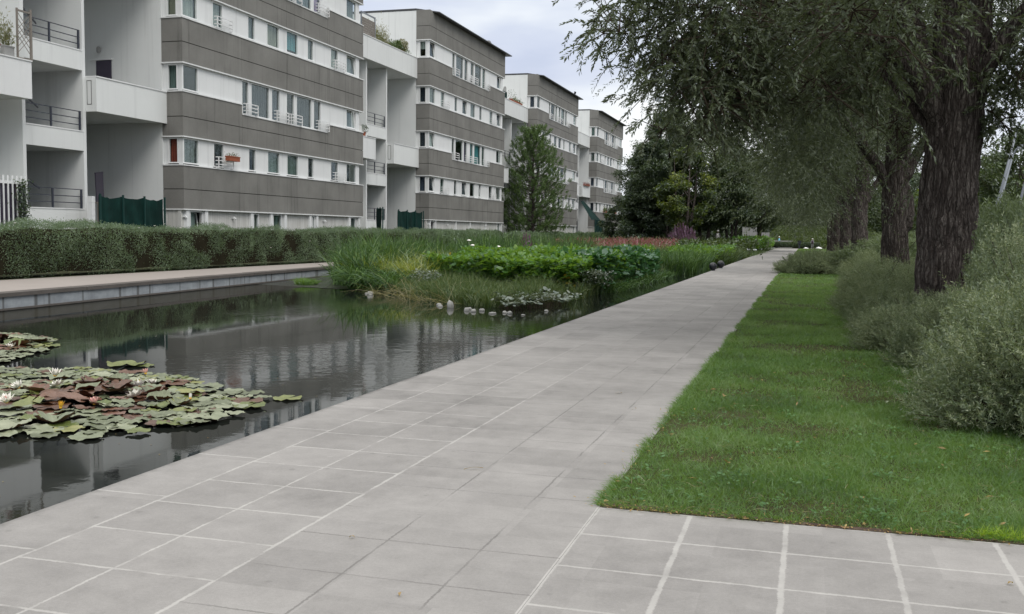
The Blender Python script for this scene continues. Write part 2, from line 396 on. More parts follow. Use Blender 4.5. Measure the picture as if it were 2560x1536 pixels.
m_boards = pmat('white_boards', (0.55, 0.55, 0.53), 0.7, 0.2, boards)
def glass_mat(name, tint, f=0.30):
    m = bpy.data.materials.new(name); m.use_nodes = True; g = G(m.node_tree); g.n.clear()
    out = g.node('ShaderNodeOutputMaterial'); tr = g.node('ShaderNodeBsdfTransparent'); tr.inputs[0].default_value = (*tint, 1)
    gl = g.node('ShaderNodeBsdfGlossy'); gl.inputs['Roughness'].default_value = 0.02; gl.inputs[0].default_value = (0.85, 0.92, 0.95, 1)
    lw = g.node('ShaderNodeLayerWeight'); lw.inputs[0].default_value = 0.25
    fac = g.m('ADD', g.m('MULTIPLY', lw.outputs['Fresnel'], 0.15), f*0.08, clamp=True)
    mx = g.node('ShaderNodeMixShader'); g.put(mx.inputs[0], fac); g.l.new(tr.outputs[0], mx.inputs[1]); g.l.new(gl.outputs[0], mx.inputs[2])
    g.l.new(mx.outputs[0], out.inputs[0]); return m
m_glass = glass_mat('window_glass', (0.86, 0.89, 0.88), 0.2)
CURT = {}
for nm, c in dict(grey=(0.26, 0.29, 0.29), pale=(0.50, 0.53, 0.50), cream=(0.42, 0.41, 0.33), blue=(0.09, 0.11, 0.16), slate=(0.06, 0.07, 0.09),
                  teal=(0.12, 0.40, 0.45), red=(0.36, 0.09, 0.06), violet=(0.22, 0.16, 0.28), green=(0.20, 0.27, 0.25), pink=(0.55, 0.40, 0.56)).items():
    def cf(g, b, c=c):
        p = g.pos(); f = g.noise(g.scale(p, (14, 14, 0.5)), 1.0, 2)
        g.put(b.inputs['Base Color'], g.mix(g.ss(f, 0.35, 0.65), tuple(v*0.6 for v in c), c))
    CURT[nm] = pmat('curtain_'+nm, c, 0.9, 0.1, cf)
def meshnet(col):
    def fn(g, b):
        p = g.pos(); n = g.noise(g.scale(p, (1, 1, 1)), 1.6, 4)
        g.put(b.inputs['Base Color'], g.ramp(n, [(0.35, tuple(v*0.55 for v in col)), (0.65, col)]))
    return fn
m_net = pmat('green_netting', (0.01, 0.07, 0.055), 0.85, 0.15, meshnet((0.006, 0.032, 0.027)))
m_netpost = pmat('green_post', (0.008, 0.04, 0.035), 0.5, 0.3)
def bark(g, b):
    o = g.obj(); w = g.noise(o, 3.0, 3)
    def plates(sc, off):
        v = g.node('ShaderNodeTexVoronoi', feature='DISTANCE_TO_EDGE'); v.inputs['Scale'].default_value = 1.0
        ad = g.node('ShaderNodeVectorMath', operation='ADD'); g.put(ad.inputs[0], g.scale(o, sc, off)); 
        cc = g.node('ShaderNodeCombineXYZ'); g.put(cc.inputs[0], g.m('MULTIPLY', w, 3.4)); g.put(cc.inputs[1], g.m('MULTIPLY', w, -2.6)); g.put(ad.inputs[1], cc.outputs[0])
        g.put(v.inputs['Vector'], ad.outputs[0]); return v.outputs['Distance']
    f1 = g.ss(plates((20, 20, 2.0), (0, 0, 0)), 0.0, 0.26); f2 = g.ss(plates((42, 42, 7), (5, 2, 1)), 0.0, 0.2)
    n = g.noise(g.scale(o, (10, 10, 10)), 4.0, 4, 0.7); big = g.noise(o, 1.3, 3)
    h = g.m('ADD', g.m('MULTIPLY', f1, 0.40), g.m('ADD', g.m('MULTIPLY', f2, 0.20), g.m('MULTIPLY', n, 0.50)))
    v_ = g.m('ADD', h, g.m('MULTIPLY', g.m('SUBTRACT', big, 0.5), 0.35))
    g.put(b.inputs['Base Color'], g.ramp(v_, [(0.12, (0.030, 0.024, 0.022)), (0.45, (0.066, 0.055, 0.050)), (0.72, (0.115, 0.099, 0.090)), (0.95, (0.21, 0.188, 0.170))]))
    g.put(b.inputs['Normal'], g.bump(h, 1.0, 0.04))
m_bark = pmat('furrowed_bark', (0.06, 0.05, 0.04), 0.95, 0.1, bark)
m_twig = pmat('brown_twig', (0.06, 0.045, 0.035), 0.9, 0.1)
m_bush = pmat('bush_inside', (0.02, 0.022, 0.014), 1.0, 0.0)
m_willow = leafmat('willow_leaf', [(0.036, 0.048, 0.020), (0.072, 0.092, 0.040), (0.120, 0.150, 0.072), (0.21, 0.245, 0.15)], 0.38, 0.06, 0.9, tcol=(0.15, 0.19, 0.05))
m_shrub = leafmat('grey_green_leaf', [(0.048, 0.068, 0.036), (0.10, 0.138, 0.076), (0.175, 0.222, 0.130), (0.31, 0.34, 0.20)], 0.28, 0.05, 2.2, rw=0.8, amp=1.3)
m_shrub2 = leafmat('green_shrub_leaf', [(0.06, 0.085, 0.042), (0.135, 0.175, 0.090), (0.23, 0.28, 0.155)], 0.3, 0.05, 1.0, amp=1.5)
m_hedge = leafmat('hedge_leaf', [(0.042, 0.064, 0.036), (0.085, 0.128, 0.072), (0.155, 0.215, 0.132), (0.23, 0.30, 0.19)], 0.28, 0.05, 0.9, rw=0.7, amp=1.5)
m_grass = leafmat('grass_blade', [(0.034, 0.080, 0.018), (0.060, 0.142, 0.021), (0.098, 0.200, 0.032), (0.148, 0.250, 0.066), (0.22, 0.29, 0.12)], 0.42, 0.05, 0.9, rw=0.5, amp=1.7)
m_drygrass = leafmat('dry_grass', [(0.2, 0.18, 0.08), (0.32, 0.28, 0.15)], 0.3, 0.05, 2)
m_reed = leafmat('reed_blade', [(0.010, 0.024, 0.009), (0.018, 0.048, 0.013), (0.034, 0.082, 0.019), (0.058, 0.125, 0.028), (0.13, 0.21, 0.055)], 0.22, 0.04, 0.8, rw=0.85)
m_sedge = leafmat('sedge_blade', [(0.014, 0.030, 0.008), (0.028, 0.058, 0.014), (0.050, 0.092, 0.022), (0.070, 0.115, 0.028), (0.15, 0.18, 0.07)], 0.22, 0.04, 1.2, rw=0.85)
m_iris = leafmat('iris_blade', [(0.025, 0.065, 0.014), (0.05, 0.12, 0.02), (0.10, 0.17, 0.03), (0.26, 0.28, 0.04), (0.42, 0.40, 0.10)], 0.4, 0.10, 1.4)
m_broad = leafmat('broad_leaf', [(0.03, 0.085, 0.022), (0.055, 0.14, 0.03), (0.095, 0.215, 0.042), (0.22, 0.32, 0.055)], 0.4, 0.05, 0.9, 0.35)
m_broad2 = leafmat('dark_broad_leaf', [(0.025, 0.075, 0.03), (0.045, 0.12, 0.05), (0.08, 0.18, 0.07)], 0.3, 0.07, 1.2, 0.3)
m_silver = leafmat('silver_pad_leaf', [(0.05, 0.08, 0.05), (0.11, 0.14, 0.10), (0.24, 0.26, 0.20)], 0.15, 0.10, 3, 0.3)
m_meadow = leafmat('meadow_stalk', [(0.09, 0.12, 0.04), (0.17, 0.17, 0.09), (0.28, 0.24, 0.17)], 0.35, 0.04, 0.5)
m_redfl = leafmat('crimson_spike', [(0.14, 0.11, 0.06), (0.22, 0.09, 0.09), (0.34, 0.11, 0.16)], 0.3, 0.03, 0.8)
m_purple = leafmat('purple_spike', [(0.07, 0.06, 0.06), (0.15, 0.08, 0.14), (0.26, 0.14, 0.25)], 0.3, 0.03, 1.0)
m_pine = leafmat('pine_needle', [(0.022, 0.044, 0.020), (0.05, 0.092, 0.034), (0.105, 0.17, 0.052), (0.18, 0.26, 0.085)], 0.2, 0.04, 0.7, rw=0.8)
m_darktree = leafmat('dark_tree_leaf', [(0.018, 0.036, 0.018), (0.050, 0.078, 0.036), (0.11, 0.145, 0.065)], 0.3, 0.07, 0.5, rw=0.7, amp=1.6)
m_midtree = leafmat('mid_tree_leaf', [(0.024, 0.042, 0.018), (0.058, 0.088, 0.032), (0.115, 0.15, 0.055)], 0.3, 0.06, 0.5, rw=0.7, amp=1.6)
m_maple = leafmat('maple_leaf', [(0.022, 0.042, 0.018), (0.045, 0.075, 0.022), (0.09, 0.125, 0.026), (0.21, 0.24, 0.03)], 0.35, 0.05, 0.55, rw=0.5, amp=2.2)
m_ivy = leafmat('ivy_leaf', [(0.035, 0.055, 0.018), (0.07, 0.10, 0.028), (0.12, 0.16, 0.04)], 0.3, 0.05, 0.6)
m_petal = pmat('white_petal', (0.8, 0.78, 0.72), 0.5, 0.3)
m_petalpink = pmat('pink_petal', (0.72, 0.42, 0.38), 0.5, 0.3)
m_petalyel = pmat('yellow_petal', (0.72, 0.42, 0.05), 0.5, 0.3)
def padm(c1, c2, c3):
    def fn(g, b):
        o = g.obj(); n = g.noise(g.pos(), 9, 4, 0.6)
        info = g.node('ShaderNodeObjectInfo').outputs['Random']
        v = g.m('ADD', g.m('MULTIPLY', n, 0.55), g.m('MULTIPLY', info, 0.45), clamp=True)
        c = g.ramp(v, [(0.25, c1), (0.55, c2), (0.85, c3)])
        x, y, z = g.xyz(o); ang = g.m('ARCTAN2', y, x)
        vein = g.ss(mortar_dist(g, ang, 0.0, 0.42), 0.0, 0.05, 1.0, 0.0)
        c = g.mix(g.m('MULTIPLY', vein, 0.25), c, c3)
        back = g.node('ShaderNodeNewGeometry').outputs['Backfacing']
        g.put(b.inputs['Base Color'], g.mix(back, c, (0.14, 0.06, 0.035)))
        g.put(b.inputs['Normal'], g.bump(n, 0.3, 0.01))
    return fn
m_padg = pmat('pad_green', (0.15, 0.2, 0.12), 0.42, 0.5, padm((0.085, 0.10, 0.05), (0.18, 0.205, 0.125), (0.31, 0.325, 0.225)))
m_pado = pmat('pad_olive', (0.2, 0.22, 0.05), 0.42, 0.5, padm((0.07, 0.10, 0.022), (0.15, 0.17, 0.045), (0.28, 0.27, 0.11)))
m_padr = pmat('pad_red', (0.14, 0.05, 0.04), 0.4, 0.5, padm((0.05, 0.022, 0.010), (0.12, 0.055, 0.028), (0.20, 0.11, 0.085)))
m_stone = pmat('pale_stone', (0.36, 0.34, 0.31), 0.85, 0.2, worn((0.27, 0.27, 0.255), 0.5, 12, 60, 0.3))
m_ball = pmat('black_ball', (0.012, 0.014, 0.018), 0.28, 0.5, worn((0.014, 0.016, 0.02), 0.4, 6, 60, 0.05))
m_concrete = pmat('grey_concrete', (0.27, 0.27, 0.265), 0.9, 0.2, worn((0.27, 0.27, 0.265), 0.15, 0.8, 20, 0.1, 0.15))
m_steel = pmat('grey_steel', (0.20, 0.22, 0.25), 0.5, 0.4, worn((0.20, 0.22, 0.25), 0.15, 4, 40, 0), 0.3)
m_terra = pmat('terracotta', (0.28, 0.09, 0.05), 0.8, 0.2)
m_whitepot = pmat('white_pot', (0.6, 0.6, 0.58), 0.6, 0.3)
m_wood = pmat('grey_wood', (0.2, 0.18, 0.16), 0.85, 0.2, worn((0.20, 0.18, 0.16), 0.25, 3, 40, 0.2))
m_bird = pmat('dark_feather', (0.02, 0.02, 0.022), 0.7, 0.2)
m_skin = pmat('skin', (0.45, 0.28, 0.2), 0.6, 0.3)
m_cloth_w = pmat('white_cloth', (0.75, 0.75, 0.75), 0.8, 0.1)
m_cloth_d = pmat('dark_cloth', (0.05, 0.03, 0.045), 0.85, 0.1)
m_cloth_g = pmat('grey_cloth', (0.25, 0.25, 0.27), 0.85, 0.1)
m_cloth_b = pmat('pale_blue_cloth', (0.22, 0.55, 0.68), 0.8, 0.1)
m_leaflit = leafmat('fallen_leaf', [(0.16, 0.09, 0.04), (0.30, 0.19, 0.08), (0.42, 0.34, 0.12)], 0.2, 0.04, 3)
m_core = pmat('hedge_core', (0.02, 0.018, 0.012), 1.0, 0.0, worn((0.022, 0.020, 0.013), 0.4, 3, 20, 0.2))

# ------------------------------------------------------------------ ground, water, banks
WZ = -0.38
def bank_x(y): return -17.15-(min(y, 45)-10)*0.085          # the far bank runs slightly askew
def quad(name, pts, mat, lab=None, kind='structure'):
    m = MB(); m.add(pts, [tuple(range(len(pts)))]); o = m.build(name, mat); label(o, lab, None, None, kind); return o
gm = MB(); Zg = -0.012
YB, YE = -30.0, 136.0
gm.add([(-4.0, YB, Zg), (900, YB, Zg), (900, YE, Zg), (-4.0, YE, Zg)], [(0, 1, 2, 3)])
gm.add([(-900, YB, Zg), (bank_x(YB), YB, Zg), (bank_x(45), 45, Zg), (bank_x(YE), YE, Zg), (-900, YE, Zg)], [(0, 1, 2, 3, 4)])
gm.add([(-900, YE, Zg), (900, YE, Zg), (900, 1500, Zg), (-900, 1500, Zg)], [(0, 1, 2, 3)])
gm.add([(-900, -900, Zg), (900, -900, Zg), (900, YB, Zg), (-900, YB, Zg)], [(0, 1, 2, 3)])
label(gm.build('ground', m_ground), kind='structure')
quad('water', [(bank_x(YB)-.3, YB, WZ), (-3.9, YB, WZ), (-3.9, YE, WZ), (bank_x(YE)-.3, YE, WZ)], m_water)
# the paved path with the slab edge over the pond and the crossing strip in front of the lawn
pm = MB(); pm.box(-4.0, -1.09, YB, 128.5, -0.12, 0.0)
pm.box(-1.088, 14.0, YB, 5.53, -0.12, 0.0)
path = label(pm.build('path', m_pave), kind='structure')
wl = MB(); wl.box(-3.95, -3.6, YB, 128.5, -1.2, -0.122)
label(wl.build('pond_edge_wall', m_coping), 'low concrete wall under the paved path edge, dropping into the pond', 'wall')
quad('promenade', [(-22.4, YB, 0), (bank_x(YB), YB, 0), (bank_x(45), 45, 0), (bank_x(YE), YE, 0), (-22.4, YE, 0)], m_promenade)
# far bank: coping over pale stone blocks, a ledge at the water line
root = label(empty('bank_wall', (bank_x(10), 10, 0)), 'pale blue-grey stone pond wall under a dark coping, opposite the path', 'wall')
a = math.atan2(-0.085, 1.0)
root.rotation_euler = (0, 0, -a)
L0, L1 = -40, 35.1
c = MB(); y = L0
while y < L1:
    ln = rnd.uniform(1.8, 2.1); dz = rnd.uniform(-.004, .004)
    c.box(-0.42, 0.05+rnd.uniform(-.008, .008), y, y+ln-0.012, -0.085+dz, 0.006+dz); y += ln
c.build('coping', m_coping, root)
c = MB(); c.box(-0.4, 0.0, L0, L1, -1.2, -0.088); c.build('stone_face', m_bank, root)
c = MB(); c.box(-0.01, 0.035, L0, L1, -0.40, -0.355); c.build('ledge', m_coping, root)
c = MB(); c.box(-0.42, 0.05, 0, 91, -0.085, 0.006); o = c.build('coping', m_coping, root, (0, 35.2, 0), (0, 0, a))
c = MB(); c.box(-0.4, 0.0, 0, 91, -1.2, -0.088); c.build('stone_face', m_bank, root, (0, 35.2, 0), (0, 0, a))

# ------------------------------------------------------------------ apartment blocks
Z_B = [(2.42, 4.28, 3.27, None), (5.56, 7.44, 6.39, 6.98), (8.71, 10.57, 9.57, None), (11.87, 13.78, 12.70, 13.28), (15.07, 17.12, 16.02, None)]
ODD = [(0.12, 1.30), (2.42, 3.30), (5.42, 6.12), (7.20, 8.44), (9.15, 10.40), (11.42, 12.14), (14.15, 15.12), (16.15, 17.50)]
EVEN = [(0.12, 1.30), (4.84, 5.50), (5.68, 7.45), (7.62, 8.50), (9.12, 9.99), (10.18, 11.92), (12.10, 12.99), (16.15, 17.50)]
RAIL_O = [(2.50, 3.72), (14.30, 15.60)]; RAIL_E = [(4.90, 5.95), (7.78, 8.98), (9.22, 10.42), (12.28, 13.55)]
DIP = (4.74, 13.62)
WX = -0.13
def window(parent, y0, y1, z0, z1, side=False, tilt=False, curtain=None, split=False, rng_=None):
    """a window in the facade plane (x = WX) or, side=True, in the return face (y = 0.13)"""
    w, h = y1-y0, z1-z0
    def fr(m, x0, x1, a0, a1, c0, c1):
        if side: m.box(a0, a1, x0, x1, c0, c1)
        else: m.box(-x1, -x0, a0, a1, c0, c1)
    # local: origin at window's lower left corner on the glass plane; depth measured inwards
    loc = (y0, 0.13, z0) if side else (WX, y0, z0)
    t = 0.055
    m = MB(); fr(m, -0.05, 0.06, 0, w, 0, t); fr(m, -0.05, 0.06, 0, w, h-t, h); fr(m, -0.05, 0.06, 0, t, t, h-t); fr(m, -0.05, 0.06, w-t, w, t, h-t)
    if split: fr(m, -0.04, 0.06, w/2-.03, w/2+.03, t, h-t)
    o = m.build('window', m_frame, parent, loc)
    ang = R(-7) if tilt else 0.0
    rot = (ang, 0, 0) if side else (0, ang, 0)
    s = MB(); u = 0.045
    e0 = t+.006; W2 = w-t-.006; H2 = h-t-.006
    fr(s, 0.0, 0.045, e0, W2, 0.006, u); fr(s, 0.0, 0.045, e0, W2, H2-t-u, H2-t); fr(s, 0.0, 0.045, e0, e0+u, u, H2-t-u); fr(s, 0.0, 0.045, W2-u, W2, u, H2-t-u)
    base = (0, 0, t)
    if tilt: s.build('sash', m_frame, o, base, rot)
    p = MB(); q = u if tilt else 0.0
    fr(p, 0.016, 0.026, e0+q, W2-q, 0.008+q, H2-t-q)
    p.build('pane', m_glass, o, base, rot if tilt else None)
    if curtain:
        V = []; n = max(6, int(w/0.07)); d = 0.14
        top = h*0.99; bot = 0.02 if curtain[1] >= 1 else h*(1-curtain[1]); span = curtain[2]
        for i in range(n+1):
            a0 = 0.03+(w-.06)*span*i/n; dd = d+0.022*math.sin(i*2.1)
            for zz in (bot, top): V.append((a0, dd, zz) if side else (-dd, a0, zz))
        F = [(2*i, 2*i+2, 2*i+3, 2*i+1) for i in range(n)]
        cm = MB(); cm.add(V, F); cm.build('curtain', CURT[curtain[0]], o)
    return o
def guard_rail(parent, y0, y1, z):
    m = MB(); x = 0.14; t = 0.035; h = 0.50
    for zz in (0.17, 0.34, h):
        m.bar((x, y0, z+zz), (x, y1, z+zz), t)
        m.bar((-0.02, y0, z+zz), (x, y0, z+zz), t); m.bar((-0.02, y1, z+zz), (x, y1, z+zz), t)
    for yy in (y0, y1): m.bar((x, yy, z+0.0), (x, yy, z+h), t)
    for yy in (y0+.02, y1-.02): m.bar((-0.02, yy, z+0.02), (x, yy, z+0.02), t)
    return m.build('guard_rail', m_wrail, parent)
def loggia_rail(parent, x, y0, y1, z, tall=0.74):
    m = MB(); t = 0.03
    for zz in (0.22, 0.47, tall): m.bar((x, y0, z+zz), (x, y1, z+zz), t)
    for yy in ((y0+y1)/2-0.15, y1-0.06): m.bar((x, yy, z), (x, yy, z+tall+.01), 0.075, 0.05)
    m.bar((x-0.1, y0, z+1.10), (x-0.6, y0+1.35, z+tall-.02), 0.045)
    return m.build('railing', m_rail, parent)

CH = ['grey', 'pale', 'cream', 'blue', 'slate', 'green']
def pick(rr, p_none=0.25):
    if rr.random() < p_none: return None
    c_ = rr.choice(CH); full = rr.random()
    return (c_, 1.0 if full < .7 else rr.uniform(.25, .7), 1.0 if rr.random() < .75 else rr.uniform(.4, .7))
SPEC1 = {  # the nearest block, row by row, left to right: (curtain, tilt)
    1: [(('grey', 1, 1), 0), (('slate', 1, 1), 0), (('blue', 1, 1), 0), (('green', 1, 1), 0), (('green', 1, 1), 0), (('slate', 1, 1), 0), (('blue', .9, 1), 0), (('slate', 1, .6), 0)],
    2: [(None, 0), (('slate', 1, 1), 0), (('slate', 1, 1), 0), (('blue', 1, 1), 0), (('green', .4, .5), 0), (('slate', 1, 1), 0), (('slate', 1, 1), 0), (('grey', 1, .8), 1)],
    3: [(('pale', 1, 1), 0), (('pale', 1, 1), 0), (('grey', 1, 1), 0), (('cream', 1, 1), 0), (('teal', .8, 1), 0), (('grey', 1, 1), 0), (('pale', 1, 1), 0), (('pale', 1, .8), 1)],
    4: [(('pale', 1, 1), 0)]*2 + [(('grey', 1, 1), 0)]*4 + [(('pink', 1, 1), 0), (('grey', 1, 1), 0)],
}
SPEC2 = {1: {0: (('slate', 1, 1), 1), 3: (('slate', 1, 1), 1), 1: (('green', 1, 1), 0), 2: (('green', 1, 1), 0), 7: (None, 0), 6: (None, 0)},
         2: {0: (('pale', 1, 1), 1), 1: (None, 0), 2: (None, 0), 3: (('violet', 1, 1), 0), 4: (('teal', 1, 1), 0), 5: (('teal', 1, 1), 0), 6: (('green', 1, 1), 0), 7: (('slate', 1, 1), 0)},
         3: {3: (('slate', 1, 1), 1), 7: (('slate', 1, 1), 1), 0: (('grey', 1, 1), 0)}, 4: {7: (('slate', 1, 1), 1), 3: (('slate', 1, 1), 0)}}
LAB = ['nearest grey-banded apartment block, cut off by the left and top picture edges',
       'second grey-banded apartment block from the left, a small roof dome on it',
       'third apartment block, partly hidden by the pine tree',
       'fourth and farthest apartment block, beside the dark trees']
def block(k):
    rr = random.Random(100+k)
    B = empty('apartment_block', (-26, 38+29.4*k, 0)); label(B, LAB[k], 'building', 'apartment blocks along the pond')
    E_ = 18.3
    w = MB()
    w.box(-13, -1.04, 0.0, 0.25, 0, 17.10)                   # side wall
    w.box(-13, -1.04, E_-0.25, E_, 0, 17.10)
    w.box(-13, -12.75, 0.252, E_-.252, 0, 17.10)
    w.build('wall', m_white, B)
    j = MB(); j.box(-13, -1.06, -0.006, 0.0, 13.74, 13.765); j.build('wall_joint', m_groove, B)
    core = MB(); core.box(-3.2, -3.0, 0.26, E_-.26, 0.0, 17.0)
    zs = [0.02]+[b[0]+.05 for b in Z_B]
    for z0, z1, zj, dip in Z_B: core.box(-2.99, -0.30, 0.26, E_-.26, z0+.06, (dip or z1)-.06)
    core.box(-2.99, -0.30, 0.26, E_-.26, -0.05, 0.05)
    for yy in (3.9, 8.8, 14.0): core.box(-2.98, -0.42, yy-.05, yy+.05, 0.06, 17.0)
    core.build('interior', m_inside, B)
    # bands
    for bi, (z0, z1, zj, dip) in enumerate(Z_B):
        m = MB(); s = [0.0, 4.74, 9.02, 13.62, E_]; gp = 0.006; e = 0.27
        back = MB(); back.box(-0.26, -0.022, 0.03, E_-.03, z0+.02, (dip or z1)-.02); back.box(-1.03, -0.262, 0.022, 0.26, z0+.02, z1-.02)
        for i in range(4):
            a0, a1 = s[i]+(gp if i else 0), s[i+1]-(gp if i < 3 else 0)
            top = dip if (dip and i in (1, 2)) else z1
            m.box(-e, 0, a0, a1, z0, zj-.016); m.box(-e, 0, a0, a1, zj+.016, top)
        m.box(-1.035, -e-.001, 0, e, z0, zj-.016); m.box(-1.035, -e-.001, 0, e, zj+.016, z1)      # the return
        m.box(-1.035, -e-.001, E_-e, E_, z0, zj-.016); m.box(-1.035, -e-.001, E_-e, E_, zj+.016, z1)
        bo = m.build('facade_band', m_band, B)
        back.build('joint_backing', m_groove, bo)
        if bi < 4:
            c = MB(); o_ = .035; ct = .05
            segs = [(0-o_, DIP[0], z1), (DIP[0]+.002, DIP[1]-.002, dip), (DIP[1], E_+o_, z1)] if dip else [(-o_, E_+o_, z1)]
            for (a0, a1, zz) in segs: c.box(-0.24, o_, a0, a1, zz+.001, zz+ct)
            c.box(-1.05, -0.242, -o_, 0.24, z1+.001, z1+ct)
            if dip:
                for yy in DIP: c.box(-0.22, o_-.003, yy-.02, yy+.02, dip+ct+.001, z1)
            c.build('coping', m_white2, bo)
        d = MB(); d.box(-0.24, .03, -.03, E_+.03, z0-.055, z0-.001); d.box(-1.05, -0.242, -.03, 0.24, z0-.055, z0-.001)
        d.build('drip_rail', m_white2, bo)
    # window rows
    for row in range(1, 5):
        zl, zt = Z_B[row-1][1]+.052, Z_B[row][0]-.056
        dip = Z_B[row-1][3]; wins = EVEN if row % 2 == 0 else ODD
        p = MB(); prev = -0.0
        edges = []
        for (a0, a1) in wins: edges.append((prev, a0)); prev = a1
        edges.append((prev, 17.95))
        for i, (a0, a1) in enumerate(edges):
            if a1-a0 < 0.02: continue
            low = dip+.052 if (dip and a0 >= 5.4 and a1 <= 13.05) else zl
            q_ = MB(); q_.box(-0.22, -0.10, a0+.001 if i else 0.10, a1-.001, low, zt); q_.build('wall_panel', m_white2, B)
        p.box(-1.03, -0.84, 0.10, 0.22, zl, zt); p.build('wall_panel', m_white2, B)
        p = MB(); p.box(-0.30, -0.222, 0.10, 0.22, zl, zt); p.build('corner_post', m_white2, B)
        if dip:
            p2 = MB(); p2.box(-0.22, -0.102, 13.0, 13.60, dip+.052, zl-.002)
            p2.build('wall_panel', m_white2, B)
        if row != 4 or True:
            for i, (a0, a1) in enumerate(wins):
                low = dip+.054 if (dip and 4.7 < a0 < 13) else zl+.05
                if k == 0: cu, ti = SPEC1[row][i]
                else:
                    cu, ti = pick(rr), rr.random() < 0.08
                    if k == 1 and i in SPEC2[row]: cu, ti = SPEC2[row][i]
                if a1-a0 > 1.5: ti = 0
                window(B, a0, a1, low, zt-.012, tilt=ti, curtain=cu, split=False)
            sc = {(0, 1): 'red', (0, 2): 'green', (0, 3): 'cream', (1, 2): 'slate', (1, 3): 'slate', (1, 1): 'blue'}.get((k, row), rr.choice(CH))
            window(B, -0.83, -0.31, zl+.05, zt-.012, side=True, curtain=(sc, 1.0 if (k, row) != (1, 4) else .5, 1))
        rails = RAIL_E if dip else RAIL_O
        for (a0, a1) in rails: guard_rail(B, a0, a1, (dip if dip else Z_B[row-1][1])+.052)
    # ground floor
    p = MB(); gw = [(0.54, 1.56), (5.82, 6.34), (7.70, 8.62), (11.92, 12.25), (16.72, 17.50)]
    if k >= 1: gw = [(0.54, 1.35), (16.72, 17.50)]
    prev = 0.0
    for (a0, a1) in gw+[(E_, E_)]:
        if a0-prev > .03: p.box(-0.30, -0.16, prev+.002, a0-.002, 0, 2.36)
        prev = a1
    for (a0, a1) in gw: p.box(-0.30, -0.165, a0, a1, 0, 0.12)
    p.box(-1.03, -0.302, 0.05, 0.2, 0, 2.36)
    p.build('ground_panel', m_boards, B)
    for i, (a0, a1) in enumerate(gw):
        window(B, a0, a1, 0.14, 2.34, tilt=(i == 0), curtain=(rr.choice(['grey', 'slate', 'pale', 'green']), 1, 1 if i else .6))
    for yy in ([0.32, 1.75, 5.62, 7.48, 8.90, 11.62, 12.42, 16.50, 17.85] if k == 0 else [0.36, 1.5, 5.9, 9.3, 13.4, 17.9]):
        m = MB(); wd = .11 if k == 0 else .05
        m.box(-0.158, -0.02, yy-wd, yy+wd, 0, 2.355); m.build('post', m_white2, B)
    for yy in (0.1, 4.0, 13.3):
        m = MB(); m.box(-0.155, -0.05, yy, yy+.12, 2.05, 2.14); m.bar((-.05, yy+.06, 2.1), (.02, yy+.06, 2.02), .06); m.build('wall_lamp', m_white2, B)
    # roof
    r_ = MB(); r_.add([(-13.2, -.03, 17.122), (0.42, 0.75, 17.03), (0.42, 19.0, 17.03), (-13.2, 18.5, 17.122), (-13.2, -.03, 17.24), (0.42, 0.75, 17.10), (0.42, 19.0, 17.10), (-13.2, 18.5, 17.24),
                       (-1.05, -.03, 17.122), (-1.05, -.03, 17.24)],
                      [(0, 3, 2, 1, 8), (4, 9, 5, 6, 7), (0, 8, 9, 4), (8, 1, 5, 9), (1, 2, 6, 5), (2, 3, 7, 6), (3, 0, 4, 7)])
    r_.build('roof', m_roof, B)
    if k == 1:
        m = MB(); V = []; n = 12
        for i in range(n+1):
            t = PI*i/n
            for xx in (-2.2, -1.0): V.append((xx, 16.9-1.15*math.cos(t), 17.12+.98*math.sin(t)))
        F = [(2*i, 2*i+2, 2*i+3, 2*i+1) for i in range(n)]; m.add(V, F)
        m.add([V[2*i+1] for i in range(n+1)], [tuple(range(n+1))]); m.add([V[2*i] for i in range(n+1)], [tuple(reversed(range(n+1)))])
        m.build('roof_dome', m_concrete, B)
    # ---- the recess before this block: stair tower, balconies, roof terrace
    y_s0, y_s1 = -7.85, -4.5; X0 = -1.3
    s = MB(); s.box(X0-.02, X0+.0, y_s0-.0, y_s0+.16, 0, 12.35) if False else None
    s.box(-5.6, X0, y_s1-.16, y_s1, 0, 12.35); s.box(-5.6, X0, y_s0, y_s0+.16, 0, 12.35)
    s.box(-5.6, -5.4, y_s0+.162, y_s1-.162, 0, 12.35)
    s.box(X0-.15, X0-.003, y_s0+.162, y_s1-.162, 0, 2.24)
    for (z0, z1) in ((4.54, 5.27), (7.64, 8.38)):
        s.box(X0-.15, X0-.003, y_s0+.162, y_s1-.162, z0, z1); s.box(-5.398, X0-.152, y_s0+.162, y_s1-.162, z0, z0+.16)
    st = s.build('stair_tower', m_white, B)
    c = MB()
    for zz in (2.24, 5.27, 8.38): c.box(X0-.17, X0+.015, y_s0+.165, y_s1-.165, zz+.001, zz+.045)
    c.build('coping', m_white2, st)
    for zz in (2.285, 5.315, 8.425): loggia_rail(st, X0-.08, y_s0+.2, y_s1-.2, zz)
    g_ = MB(); g_.box(-5.6, X0-1.1, -11.1, y_s0-.002, 0, 12.35); g_.box(-5.6, -5.4, y_s1+.002, -.002, 0, 12.35)
    g_.build('recess_wall', m_white, B)
    t = MB(); t.box(-1.12, -0.95, -11.1+.003, -.003, 12.36, 13.76); t.box(-7.0, -1.122, -11.1+.003, -.003, 12.36, 12.62)
    te = t.build('roof_terrace', m_white, B)
    c = MB(); c.box(-1.15, -0.92, -11.1, -.01, 13.761, 13.81); c.build('coping', m_white2, te)
